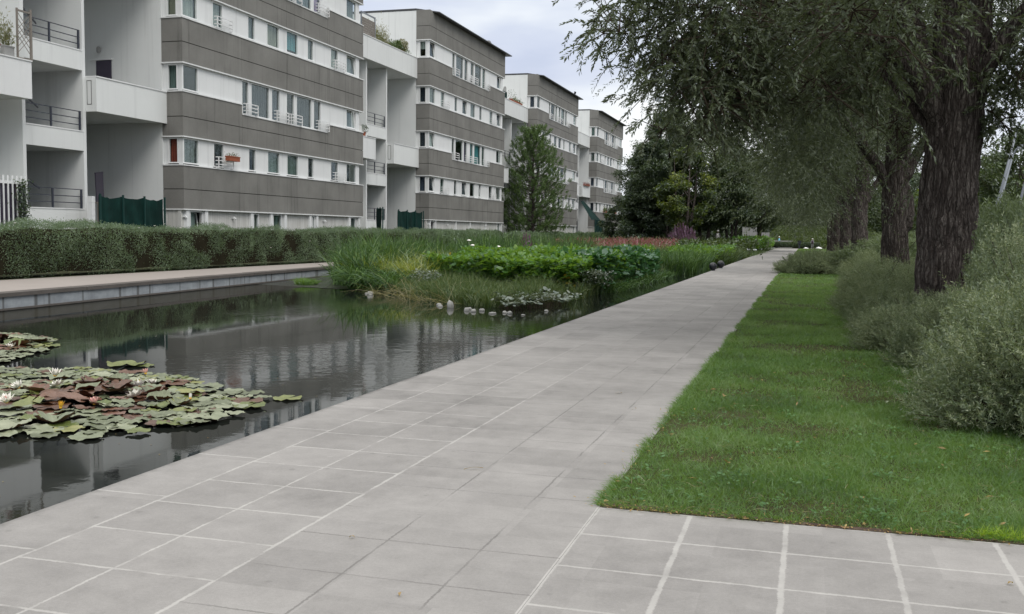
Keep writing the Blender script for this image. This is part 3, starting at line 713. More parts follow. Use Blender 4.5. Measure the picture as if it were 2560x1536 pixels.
    if k < 4:
        b = MB(); b.box(-0.95, -0.80, y_s1+.003, -.004, 6.08, 7.40); b.box(-1.298, -0.952, y_s1+.003, y_s1+.15, 6.08, 7.40)
        b.box(-5.39, -0.952, y_s1+.152, -.004, 6.10, 6.28)
        ba = b.build('balcony', m_white, B)
        c = MB(); c.box(-0.98, -0.77, y_s1, -.01, 7.401, 7.45); c.box(-1.30, -0.982, y_s1, y_s1+.17, 7.401, 7.45); c.build('coping', m_white2, ba)
        f = MB()
        for (xa, xb, za, zb) in ((-1.24, -1.22, 6.35, 7.28), (-1.04, -1.02, 6.35, 7.28), (-1.24, -1.02, 7.26, 7.28), (-1.24, -1.02, 6.35, 6.37)): f.box(xa, xb, y_s1-.004, y_s1+.002, za, zb)
        f.build('hatch_frame', m_groove, ba)
    b = MB(); b.box(-0.55, -0.40, -11.1+.004, -8.35, 6.04, 7.33); b.box(-2.398, -0.552, -8.50, -8.35, 6.04, 7.33); b.box(-2.398, -.552, -11.1, -8.502, 6.06, 6.22)
    ba = b.build('balcony', m_white2, B)
    c = MB(); c.box(-0.58, -0.37, -11.1, -8.33, 7.331, 7.375); c.build('coping', m_white2, ba)
    d = MB(); d.box(-4.35, -3.58, -.05, -.002, 6.3, 8.88); dr = d.build('door', m_door, B)
    f = MB(); f.box(-4.65, -3.5, -.09, -.003, 8.90, 8.97); f.build('lintel', m_white2, dr)
    l = MB(); l.lathe([(.05, 9.2), (.09, 9.25), (.09, 9.42), (.04, 9.48)], -4.15, -.12, 10); l.bar((-4.15, -.12, 9.3), (-4.15, 0, 9.3), .05); l.build('wall_lamp', m_concrete, B)
    return B
BL = [block(k) for k in range(4)]
BX = -26

# ------------------------------------------------------------------ lawn, soil, grass
def strip_mesh(name, pts, z, mat, kind='structure', lab=None):
    m = MB(); m.add([(x, y, z) for x, y in pts], [tuple(range(len(pts)))]); return label(m.build(name, mat), lab, None, None, kind)
lawn_r = lambda y: np.interp(y, [5.5, 7.5, 8.4, 13, 15, 24, 34, 42, 44, 130], [14, 6, 1.6, 1.5, 1.3, 1.6, 1.8, 1.8, 1.8, 2.6])
strip_mesh('lawn', [(-1.088, 5.532), (14, 5.532), (14, 135.9), (-1.088, 135.9)], -0.004, m_lawn)
sb = MB()      # bare soil crumbs along the slab edge
n = 60; V = []
for i in range(n+1):
    x = -1.088+15*i/n
    V += [(x, 5.531, 0.002), (x, 5.545+0.05*rnd.random()+.02*math.sin(i*.7), 0.012)]
sb.add(V, [(2*i, 2*i+2, 2*i+3, 2*i+1) for i in range(n)])
label(sb.build('soil_edge', m_dirt), kind='structure')

def scatter_band(y0, y1, dens, xr):
    A = []
    ys = np.linspace(y0, y1, max(2, int((y1-y0)/0.5)+1))
    for a, b in zip(ys[:-1], ys[1:]):
        x0, x1 = xr((a+b)/2); k = int(dens*(b-a)*(x1-x0))
        A.append(np.stack([rng.uniform(x0, x1, k), rng.uniform(a, b, k), np.zeros(k)], 1))
    return np.concatenate(A)
PG = []; WGT = []
for (a, b, d, w) in ((5.54, 7.2, 11500, 1), (7.2, 9.5, 8000, 1.1), (9.5, 13, 5200, 1.35), (13, 20, 3000, 1.8), (20, 32, 1300, 2.6), (32, 60, 420, 4.5), (60, 128, 110, 8)):
    xr = (lambda y: (-1.12, min(float(lawn_r(y)), 3.8))) if a < 60 else (lambda y: (-1.12, 2.4))
    q = scatter_band(a, b, d, xr); PG.append(q); WGT.append(np.full(len(q), w))
PG = np.concatenate(PG); WGT = np.concatenate(WGT)
tuft = fbm(PG*[1.7, 1.7, 1], 3); edge = np.minimum(1, (PG[:, 1]-5.48)/0.2)*np.minimum(1, (PG[:, 0]+1.16)/0.12+.35)
keep = rng.random(len(PG)) < np.clip(0.22+2.0*(tuft-.28), .18, 1)*np.clip(edge*1.2, .12, 1)
PG, WGT, tuft, edge = PG[keep], WGT[keep], tuft[keep], edge[keep]
n = len(PG); D = unit(np.concatenate([rng.normal(size=(n, 2))*0.42, np.ones((n, 1))], 1))
L = (0.030+0.070*rng.random(n)**1.6)*(0.35+1.4*tuft)*(0.5+0.5*np.clip(edge, .2, 1))*np.where(WGT > 3, 1.15, 1)
# longer blades leaning out over the slab edges
e1 = 5200; E1 = np.stack([-1.09+np.abs(rng.normal(size=e1))*.03-.01, 5.5+rng.random(e1)**1.8*34, np.zeros(e1)], 1); e2 = 2200; E2 = np.stack([rng.uniform(-1.1, 3.2, e2), 5.54+np.abs(rng.normal(size=e2))*.03, np.zeros(e2)], 1)
kp1 = fbm(E1*[1, 2.2, 1], 2) > .46; E1 = E1[kp1]; kp2 = fbm(E2*[2.2, 1, 1], 2) > .50; E2 = E2[kp2]; e1, e2 = len(E1), len(E2)
DE = unit(np.concatenate([np.stack([-.25-rng.random(e1)*.8, rng.normal(size=e1)*.4, np.full(e1, .9)], 1), np.stack([rng.normal(size=e2)*.4, -.15-rng.random(e2)*.6, np.full(e2, .9)], 1)]))
PG = np.concatenate([PG, E1, E2]); D = np.concatenate([D, DE]); L = np.concatenate([L, rng.uniform(.03, .10, e1+e2)]); WGT = np.concatenate([WGT, np.clip(np.concatenate([E1[:, 1]/9, np.ones(e2)]), 1, 4)]); n = len(PG)
me = blades_mesh('grass', PG+[0, 0, -.003], D, L, 0.0034*WGT, rng.uniform(0.1, 0.9, n), m_grass)
label(link('grass', me), 'dense green lawn grass between the paved path and the grey-green shrubs', 'grass', kind='stuff')
k = 900; P = np.stack([rng.uniform(-1.1, 3.5, k), 5.56+rng.random(k)**1.5*5.5, rng.uniform(0.0, .03, k)], 1)
D = unit(np.concatenate([rng.normal(size=(k, 2)), rng.uniform(.05, .7, (k, 1))], 1))
me = blades_mesh('dry_grass', P, D, rng.uniform(.04, .11, k), 0.003, rng.uniform(.2, .8, k), m_drygrass)
label(link('dry_grass', me), 'scattered straw-coloured dead blades lying in the green lawn', 'dry grass', kind='stuff')
k = 900; P = np.stack([rng.uniform(-1.1, 5, k), 5.50+np.abs(rng.normal(size=k))*.07, np.full(k, .012)], 1)
k2 = 160; P2 = np.stack([rng.uniform(-1.3, 2.6, k2), rng.uniform(5.4, 9, k2), rng.uniform(.012, .04, k2)], 1); P2[:60, 0] = -1.1+rng.normal(size=60)*.05
PP = np.concatenate([P, P2]); nn = len(PP)
v, f = leaves(PP, np.concatenate([rng.normal(size=(nn, 2)), rng.normal(size=(nn, 1))*.15], 1), rng.uniform(.008, .04, nn), rng.uniform(.004, .012, nn), np.tile([0, 0, 1.], (nn, 1))+rng.normal(size=(nn, 3))*.2)
label(link('leaf_litter', mesh_np('leaf_litter', v, f, m_leaflit)), 'brown leaf and twig crumbs along the grass edge', 'leaf litter', kind='stuff')
# clover and plantain rosettes breaking the turf
k = 260; C = np.stack([rng.uniform(-1.0, 2.4, k), 5.65+rng.random(k)**1.4*7, np.zeros(k)], 1); q = np.repeat(C, 9, 0); n = len(q)
a_ = rng.uniform(0, 2*PI, n); P = q+np.stack([np.cos(a_)*.035, np.sin(a_)*.035, rng.uniform(.02, .055, n)], 1)
v, f = leaves(P, np.stack([np.cos(a_), np.sin(a_), np.full(n, .25)], 1), rng.uniform(.02, .045, n), rng.uniform(.014, .024, n), np.tile([0, 0, 1.], (n, 1))+rng.normal(size=(n, 3))*.2)
label(link('clover', mesh_np('clover', v, f, leafmat('clover_leaf', [(.04, .10, .03), (.08, .17, .05), (.14, .24, .09)], .3, .05, 3))), 'small round-leaved clover and weeds scattered through the lawn', 'clover', kind='stuff')
k = 90; P = np.stack([rng.uniform(-1.0, 2.6, k), 5.7+rng.random(k)*9, rng.uniform(.03, .06, k)], 1)
v, f = leaves(P, rng.normal(size=(k, 3))*[1, 1, .2], rng.uniform(.03, .07, k), rng.uniform(.010, .018, k), np.tile([0, 0, 1.], (k, 1))+rng.normal(size=(k, 3))*.4)
label(link('fallen_leaves', mesh_np('fallen_leaves', v, f, m_leaflit)), 'few narrow yellow willow leaves lying in the lawn', 'fallen leaves', kind='stuff')
# the bright yellow-green weed at the slab edge
P = np.array([[1.02, 5.64, 0.0]])+rng.normal(size=(420, 3))*[.075, .03, 0]; n = len(P)
D = unit(np.concatenate([rng.normal(size=(n, 2))*.75, np.ones((n, 1))], 1))
m_weed = leafmat('weed_leaf', [(0.16, 0.26, 0.02), (0.27, 0.40, 0.03), (0.36, 0.46, 0.06)], .4, .04, 3)
o = link('weed', blades_mesh('weed', P, D, rng.uniform(.03, .09, n), .005, rng.uniform(0, .6, n), m_weed)); label(o, 'small bright yellow-green feathery weed at the slab edge of the lawn', 'weed')
# leaves and scraps lying on the slabs
for i, (x, y, l, w, rz, lab) in enumerate([(-1.72, 9.6, .07, .03, .4, 'dry curled leaf far out on the slabs beside the lawn'), (-1.42, 8.75, .10, .008, 1.2, 'thin twig on the slabs near the lawn edge'),
        (-2.05, 6.15, .13, .01, .5, 'thin bent twig lying in the middle of the path'), (-1.62, 3.88, .028, .014, 2., 'small grey leaf on the slabs at the bottom edge of the picture'),
        (-2.16, 4.55, .03, .02, 0, 'tiny dark leaf scrap left of the middle slabs'), (.92, 4.86, .035, .02, .6, 'small yellowish leaf on the crossing slabs at the right')]):
    V = []; m = MB(); k = 6
    for j in range(k+1):
        t = j/k; ww = w*math.sin(PI*min(max(t, .04), .96)); zz = .004+.010*math.sin(PI*t)
        V += [((t-.5)*l, -ww/2+.15*l*t*t, zz+.004), ((t-.5)*l, ww/2+.15*l*t*t, zz)]
    m.add(V, [(2*j, 2*j+2, 2*j+3, 2*j+1) for j in range(k)])
    label(m.build('fallen_leaf' if 'leaf' in lab else 'twig', m_leaflit, None, (x, y, .001), (0, 0, rz)), lab, 'leaf' if 'leaf' in lab else 'twig')

# ------------------------------------------------------------------ grey-green shrubs
def shrub_mesh(name, r, h, n_tw, per, mat, ll=0.036, lw=0.0065, seed=0, up=0.5):
    """branchy bush: stems fan out from the base, narrow leaves set all round each shoot"""
    g = np.random.default_rng(seed)
    d = unit(np.concatenate([g.normal(size=(n_tw, 2)), np.abs(g.normal(size=(n_tw, 1)))*0.9-0.12], 1))
    lump = 0.62+0.80*fbm(d*3.0+seed*3.1, 2)
    rad = (0.50+0.50*g.random(n_tw)**0.45)*lump
    tip = d*rad[:, None]*[r, r, h*0.86]+[0, 0, h*0.16]
    tip[:, 2] = np.maximum(tip[:, 2], 0.05)
    dirs = unit(d*[1, 1, .7]+[0, 0, up]+g.normal(size=(n_tw, 3))*0.35)
    ln = g.uniform(0.14, 0.36, n_tw)*min(1, h)*(1+.7*(g.random(n_tw) < .10))
    start = tip-dirs*ln[:, None]*0.7
    t = (np.arange(per)+g.random((n_tw, per)))/per
    P = start[:, None]+dirs[:, None]*(ln[:, None]*t)[..., None]
    ang = g.uniform(0, 2*PI, (n_tw, per)); a = unit(np.cross(dirs, g.normal(size=(n_tw, 3)))); b = np.cross(dirs, a)
    Dl = dirs[:, None]*0.75+(a[:, None]*np.cos(ang)[..., None]+b[:, None]*np.sin(ang)[..., None])
    N = n_tw*per
    v, f = leaves(P.reshape(-1, 3), Dl.reshape(-1, 3), ll*g.uniform(.55, 1.25, N), lw*g.uniform(.8, 1.3, N))
    me = mesh_np(name, v, f, mat)
    k = min(n_tw, 420); sel = g.choice(n_tw, k, replace=False)
    tm = MB()
    for i in sel[:260]:
        base = Vector((tip[i][0]*.12, tip[i][1]*.12, 0)); mid = Vector(start[i])*.6+Vector((0, 0, .02)); end = Vector(tip[i])
        tm.tube([base, mid, end], [.008, .005, .002], 4, False)
    return me, tm.mesh('stems', m_twig), ln
SH = [shrub_mesh('foliage', 1.0, 1.0, 3800, 42, m_shrub, .034, .0062, 1), shrub_mesh('foliage', 1.0, 1.0, 3000, 40, m_shrub, .038, .0075, 2), shrub_mesh('foliage', 1.0, 1.0, 2600, 38, m_shrub2, .05, .011, 3)]
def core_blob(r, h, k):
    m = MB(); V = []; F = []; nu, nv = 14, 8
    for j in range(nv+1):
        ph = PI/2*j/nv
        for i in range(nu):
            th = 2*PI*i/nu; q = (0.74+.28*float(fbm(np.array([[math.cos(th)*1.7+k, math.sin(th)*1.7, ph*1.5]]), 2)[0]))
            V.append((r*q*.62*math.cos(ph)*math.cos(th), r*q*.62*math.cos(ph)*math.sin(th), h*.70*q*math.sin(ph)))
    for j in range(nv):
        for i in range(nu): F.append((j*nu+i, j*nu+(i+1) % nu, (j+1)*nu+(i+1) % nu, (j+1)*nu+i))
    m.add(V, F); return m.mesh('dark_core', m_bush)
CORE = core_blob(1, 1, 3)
def shrub(t, x, y, r, h, lab, rz=0, grp='grey-green shrubs under the willows', z=0):
    o = empty('shrub', (x, y, z), rz); o.scale = (r, r, h); label(o, lab, 'shrub', grp)
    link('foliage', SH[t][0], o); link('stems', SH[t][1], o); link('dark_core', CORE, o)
    return o
SHL = [
 (0, 2.06, 9.15, 1.12, 1.20, 'big feathery grey-green shrub nearest the camera, at the right picture edge'),
 (0, 3.35, 8.9, 1.2, 1.50, 'grey-green shrub mostly outside the right picture edge, nearest the camera'),
 (0, 2.35, 10.5, 1.0, 1.5, 'tall grey-green shrub just behind the nearest feathery one'),
 (0, 1.78, 12.6, 0.75, 0.88, 'small darker shrub left of the nearest big one, on bare soil'),
 (1, 2.55, 11.9, .95, 1.75, 'tall pale shrub at the right picture edge, behind the nearest ones'),
 (1, 2.6, 13.3, 1.0, 1.30, 'grey-green shrub in front of the nearest willow trunk, right side'),
 (0, 1.62, 14.9, 0.95, 0.72, 'low bushy shrub in front of the nearest willow trunk, left side'),
 (2, 2.95, 14.3, 1.0, 1.95, 'tall greener shrub right of the nearest willow trunk'),
 (1, 1.72, 16.9, 1.0, 0.84, 'low shrub just left of the nearest willow base'),
 (0, 1.75, 19.2, 1.1, 0.92, 'low shrub between the first and second willow trunks, near one'),
 (2, 3.45, 18.0, 1.25, 2.0, 'broad green shrub behind and right of the nearest willow trunk'),
 (1, 1.82, 22.0, 1.15, 0.95, 'low shrub between the first and second willow trunks, far one'),
 (0, 1.95, 24.6, 1.15, 0.98, 'low shrub at the foot of the second willow trunk'),
 (2, 4.4, 23, 1.8, 2.3, 'high green shrub seen between the two nearest willow trunks'),
 (1, 2.15, 28.2, 1.2, 1.02, 'low shrub right behind the second willow trunk'),
 (0, 2.1, 31.8, 1.2, 1.05, 'last low shrub of the row before the open gap in the lawn'),
 (2, 5.6, 31, 2.3, 2.45, 'high green shrub far behind the second willow trunk'),
 (1, 0.05, 43.4, 1.35, 0.92, 'low brownish shrub spilling over the path edge beyond the lawn'),
 (2, 1.55, 44.5, 1.35, 0.95, 'shrub at the foot of the third willow trunk'),
 (1, 0.9, 46.5, 1.3, 0.85, 'shrub behind the one that spills over the path'),
 (2, 3.2, 41, 1.8, 1.5, 'green shrub right of the third willow trunk'),
 (2, 3.6, 52, 2.0, 1.5, 'green shrub far along the willow row, right side'),
 (0, 2.6, 60, 1.5, 1.1, 'small far shrub under the distant willows'),
 (2, 5.2, 62, 2.6, 1.9, 'green shrub behind the third and fourth willow trunks'),
 (2, 4.2, 74, 2.2, 1.6, 'green shrub far behind the fourth willow trunk'),
 (2, 6.6, 17, 2.2, 2.2, 'tall shrub right of the nearest willow, close to the picture edge'),
 (2, 5.6, 12.6, 1.8, 2.3, 'tall shrub outside right, behind the nearest ones'),
 (2, 6.8, 26, 2.4, 2.3, 'tall green shrub under the leaning lamp posts'),
 (2, 9.5, 33, 2.8, 2.6, 'tallest far green shrub at the right picture edge'),
]
for i, (t, x, y, r_, h_, lab) in enumerate(SHL): shrub(t, x, y, r_, h_, lab, rnd.uniform(0, 6.28))

# ------------------------------------------------------------------ willows
def trunk_mesh(h, r0, r1, seed, nseg, nrow, lean=(0, 0), flare=0.5, amp=0.045):
    """one furrowed trunk: stacked rings displaced into vertical bark ridges"""
    th = np.linspace(0, 2*PI, nseg, endpoint=False); z = np.linspace(-0.1, h, nrow)
    T, Z = np.meshgrid(th, z); tt = Z/h
    R_ = r0+(r1-r0)*np.clip(tt, 0, 1)**0.8+flare*r0*np.exp(-np.maximum(Z, 0)/0.45)*(0.8+0.35*np.sin(T*5+seed))
    R_ = R_+0.10*r0*(fbm(np.stack([np.cos(T)*1.3+seed, np.sin(T)*1.3, Z*.55], -1), 2)-.5)*2
    cx = np.cos(T)*r0*9; cy = np.sin(T)*r0*9
    q = fbm(np.stack([cx+seed*5, cy, Z*1.5+.7*fbm(np.stack([cx*.4, cy*.4, Z*1.5], -1), 2)], -1), 3)
    ridge = np.abs(q-.5)*2
    q2 = vnoise(np.stack([cx*2.6, cy*2.6, Z*6+seed], -1))
    R_ = R_+amp*(np.minimum(ridge*2.6, 1)-.6)+amp*.35*(q2-.5)
    X = np.cos(T)*R_+lean[0]*Z+0.05*np.sin(Z*1.1+seed); Y = np.sin(T)*R_+lean[1]*Z
    V = np.stack([X, Y, Z], -1).reshape(-1, 3)
    i = np.arange(nrow-1)[:, None]*nseg; j = np.arange(nseg)[None]; jn = (j+1) % nseg
    F = np.stack([i+j, i+jn, i+nseg+jn, i+nseg+j], -1).reshape(-1, 4)
    return V, F
def limb_mesh(paths, seg=14):
    """list of (points, radii) -> one mesh of tapering furrowed limbs"""
    m = MB()
    for pts, rad in paths:
        pts = [Vector(p) for p in pts]; fine = []; fr = []
        for a, b, ra, rb in zip(pts[:-1], pts[1:], rad[:-1], rad[1:]):
            for k in range(4): fine.append(a.lerp(b, k/4)+Vector(rng.normal(size=3))*ra*.10); fr.append((ra+(rb-ra)*k/4)*rnd.uniform(.93, 1.07))
        fine.append(pts[-1]); fr.append(rad[-1]); m.tube(fine, fr, seg if rad[0] > .08 else 7)
    return m.mesh('limbs', m_bark, True)
def willow_crown(clumps, n_tw, per, ll, lw, seed, droop=0.55, tw_len=(0.35, 0.75), spread=0.42):
    """clumps: array (x, y, z, size); shoots spill out and hang from each clump"""
    g = np.random.default_rng(seed); C = np.repeat(clumps, n_tw, 0); n = len(C)
    off = g.normal(size=(n, 3))*spread*C[:, 3:4]*[1, 1, .8]
    S = C[:, :3]+off
    d = unit(off*[1, 1, .5]+g.normal(size=(n, 3))*.22+[0, 0, -.12]); ln = g.uniform(*tw_len, n)*C[:, 3]
    t = (np.arange(per)+g.random((n, per)))/per
    fall = -droop*ln[:, None]*t**2
    P = S[:, None]+d[:, None]*(ln[:, None]*t)[..., None]; P[..., 2] += fall
    tang = unit(d[:, None]+np.array([0, 0, -1.])*(2*droop*t)[..., None])
    sgn = np.where(np.arange(per) % 2 == 0, 1, -1)[None, :, None]
    side = unit(np.cross(tang, np.array([0, 0, 1.])+g.normal(size=(n, 1, 3))*.5))
    Dl = tang*.85+side*sgn*.55+g.normal(size=(n, per, 3))*.22
    N = n*per
    v, f = leaves(P.reshape(-1, 3), Dl.reshape(-1, 3), ll*g.uniform(.6, 1.2, N), lw*g.uniform(.8, 1.2, N))
    stem = None
    return v, f, S, d, ln
def shell_clumps(k, cen, rad, zmin, seed, size=(.8, 1.25), fill=.35, keepf=None):
    g = np.random.default_rng(seed); out = []
    while len(out) < k:
        d = unit(g.normal(size=3)); q = g.random()
        rr = (q**(1/3)) if q < fill else g.uniform(.78, 1.03)
        p = np.array(cen)+d*np.array(rad)*rr*(0.86+.3*float(vnoise((d*2.2+seed)[None])[0]))
        if p[2] < zmin(p) if callable(zmin) else p[2] < zmin: continue
        if keepf and not keepf(p): continue
        out.append([*p, g.uniform(*size)])
    return np.array(out)
def sky_hole(p, seed):  # gaps between the leaf masses
    return float(vnoise((p*0.55+seed)[None])[0]) > .30

WG = 'willow trees in a row beside the lawn'
# the nearest willow
T1 = label(empty('willow_tree', (2.02, 16.3, 0)), 'nearest and thickest willow, its furrowed dark trunk rising out of the grey-green shrubs', 'tree', WG)
V, F = trunk_mesh(5.9, 0.43, 0.37, 3, 280, 460, (0.0, 0), 0.35, .05); link('trunk', mesh_np('trunk', V, F, m_bark, True), T1)
limbs = [([(-.1, -.1, 3.1), (-.50, -.3, 3.8), (-1.05, -.5, 4.35), (-2.0, -.6, 4.8), (-2.8, -.8, 5.0)], [.17, .14, .11, .07, .03]),
         ([(-.15, 0, 3.4), (-.5, -.1, 4.0), (-.75, .1, 5.0), (-1.3, .3, 6.6), (-1.8, .2, 8.6)], [.25, .22, .19, .13, .06]),
         ([(.1, -.05, 3.5), (.40, -.15, 4.1), (.85, -.2, 4.8), (1.8, -.3, 5.9), (3.2, -.3, 7.2)], [.18, .14, .11, .08, .04]),
         ([(0, 0, 5.3), (.05, .05, 6.8), (.2, .2, 8.4), (.1, .2, 10.2)], [.33, .27, .18, .08]),
         ([(-.20, 0, 3.0), (-.55, .2, 3.5), (-1.0, .5, 4.1), (-1.8, 1.2, 4.9)], [.09, .07, .05, .03]),
         ([(0, .1, 3.6), (.3, .8, 4.6), (.5, 2.0, 5.8), (.8, 3.4, 7.0)], [.2, .16, .11, .05])]
link('limbs', limb_mesh(limbs), T1)
def zmin1(p):   # the lower edge of the crown, higher over the path, hanging lower near the trunk
    x = p[0]; return 3.15+0.25*math.sin(p[0]*2.3+p[1])-(.25 if -3.5 < x < -.5 else 0)
def keep1(p):
    X, Y_ = p[0]+2.02, p[1]+16.3
    if X < 0 and X/Y_ < -.115-.006*max(0, p[2]-4): return False      # lopsided: trimmed back over the path
    if X < 1.2 and p[2] < 4.0+.25*max(0, X): return False
    # nothing in front of the trunk low down on the camera side
    if p[0] > .75 and (p[2] < 4.3 or (p[2] < 6 and rng.random() < .45)): return False
    if p[1] < .2 and -1.0 < p[0]+p[1]*.12 < 1.25 and p[2] < 5.6: return False
    return sky_hole(p, 3.3)
c1 = shell_clumps(430, (0, 0, 6.4), (5.3, 5.2, 4.6), zmin1, 5, (.75, 1.2), .30, keep1)
man = []   # reaching sprays over the path, seen against the sky
for (x, y, z, s) in [(-3.2, 14, 4.15, .8), (-2.95, 13.7, 4.55, .8), (-2.8, 14.2, 4.3, .9), (-2.5, 14.1, 4.05, .95), (-2.3, 13.9, 4.5, .95), (-2.1, 14.2, 3.95, .9), (-1.9, 14.0, 4.3, .95), (-2.2, 14.3, 3.55, .8), (-2.45, 14.4, 3.1, .62),
                     (-1.9, 14.4, 3.45, .9), (-1.65, 14.2, 3.8, .9), (-1.75, 14.6, 3.15, .75), (-1.45, 14.5, 3.3, .9), (-1.2, 14.3, 3.55, .9), (-1.1, 14.6, 3.1, .8), (-.75, 14.6, 3.2, .9), (-.4, 14.8, 3.1, .9), (-.9, 14.1, 4.0, 1.0),
                     (0, 14.9, 3.3, .9), (.35, 15.0, 3.7, .9), (.65, 15.3, 4.2, .85), (-1.35, 14.2, 4.4, 1.0), (-1.2, 14, 4.9, 1), (.1, 14.3, 3.9, .9), (-.5, 14.3, 4.5, 1), (.7, 14.6, 3.7, .9), (.6, 14.4, 4.4, .9),
                     (2.75, 15.9, 3.75, .6), (2.7, 16.2, 3.3, .45), (3.1, 15.6, 4.5, .9), (3.4, 15.6, 4.9, 1), (2.8, 15.8, 4.2, .7)]:
    man.append([x-2.02+(.75 if x < -2.4 else .5 if x < -1.5 else .1 if x < 0 else 0), y-16.3, z+(.34 if x < .2 else 0), s*.8])
c1 = np.concatenate([c1, np.array(man), np.array(man)+rng.normal(size=(len(man), 4))*[.18, .35, .12, 0]])
low = c1[:, 2] < 5.6; lw_ = c1[low]; c1 = np.concatenate([c1, lw_+np.concatenate([rng.normal(size=(len(lw_), 3))*.32, np.zeros((len(lw_), 1))], 1)])
v, f, S, d, ln = willow_crown(c1, 18, 26, .080, .0225, 9, .38, (.28, .6), .40)
link('crown', mesh_np('crown', v, f, m_willow), T1)
def twig_mesh(cl, S, d, ln, k, thick=.006, droop=.55):
    m = MB(); idx = rng.choice(len(S), min(k, len(S)), replace=False)
    for i in idx:
        c_ = cl[i // 18][:3]; a = Vector(S[i]); b = a+Vector(d[i])*ln[i]*.6+Vector((0, 0, -droop*ln[i]*.36)); e = a+Vector(d[i])*ln[i]+Vector((0, 0, -droop*ln[i]))
        m.tube([Vector(c_), a, b, e], [thick*1.8, thick, thick*.7, thick*.4], 3, False)
    return m.mesh('twigs', m_twig)
link('twigs', twig_mesh(c1, S, d, ln, 3200), T1)
# the rest of the row: one template of crown and limbs, its own trunk for the second
def zmin2(p):
    left = min(1, max(0, (-p[0]-1.6)/.6)); return (5.0-2.25*left)+.3*math.sin(p[0]*1.7+p[1]*1.1)+.5*max(0, math.hypot(p[0], p[1])-2.6)
c2 = shell_clumps(330, (0, 0, 6.2), (3.5, 3.9, 4.9), zmin2, 21, (.9, 1.4), .3, lambda p: sky_hole(p, 7.7) and not (p[0] > 1.5 and p[2] < 6.8))
low = (c2[:, 2] < 5.6) & (c2[:, 0] < -.6); c2 = np.concatenate([c2, c2[low]+np.concatenate([rng.normal(size=(low.sum(), 3))*.5, np.zeros((low.sum(), 1))], 1), c2[low]+np.concatenate([rng.normal(size=(low.sum(), 3))*.45, np.zeros((low.sum(), 1))], 1)])
v, f, S, d, ln = willow_crown(c2, 15, 18, .115, .030, 10, .45)
CR2 = mesh_np('crown', v, f, m_willow)
V, F = trunk_mesh(5.5, 0.33, 0.25, 8, 110, 170, (0.0, .0), 0.35, .04); TR2 = mesh_np('trunk', V, F, m_bark, True)
LB2 = limb_mesh([([(-.1, 0, 2.6), (-.6, -.2, 3.4), (-1.6, -.5, 4.6), (-3, -.8, 5.8)], [.15, .13, .09, .04]), ([(.1, 0, 2.9), (.5, .1, 3.7), (1.4, .2, 5), (2.8, .4, 6.4)], [.15, .12, .09, .04]),
                 ([(0, 0, 5), (-.1, .1, 7), (.2, 0, 9.4)], [.25, .17, .07]), ([(0, 0, 3.2), (.1, -.9, 4.6), (.3, -2.2, 6)], [.15, .11, .05])], 10)
LBW = ['second willow trunk along the lawn, leaning burl on its right side', 'third willow of the row, slim trunk beyond the gap in the lawn', 'fourth willow of the row, close behind the third trunk',
       'fifth willow of the row, far off with low hanging foliage', 'sixth willow, small and dark in the distance', 'last willow of the row before the far lawn']
for i, (x, y, s, rz) in enumerate([(2.02, 26.0, 1.0, .1), (2.02, 43.2, .80, -.25), (2.02, 58.5, .98, .3), (1.95, 72, .9, -.1), (2.0, 86, .9, .4), (2.0, 101, .9, -.3)]):
    o = label(empty('willow_tree', (x, y, 0), rz), LBW[i], 'tree', WG); o.scale = (s if i != 1 else .95, s if i != 1 else .95, .98 if i else 1)
    tk = link('trunk', TR2, o)
    tk.scale = (1.12, 1.12, 1) if 0 < i < 4 else (1, 1, 1)
    link('limbs', LB2, o); link('crown', CR2, o)
    if i == 0:
        m = MB(); m.lathe([(.03, -.55), (.13, -.4), (.17, -.1), (.13, .3), (.03, .6)], 0, 0, 12); b_ = m.build('burl', m_bark, o, (0, 0, 1.75)); b_.location = (math.cos(-rz)*.25, math.sin(-rz)*.25, 2.2)

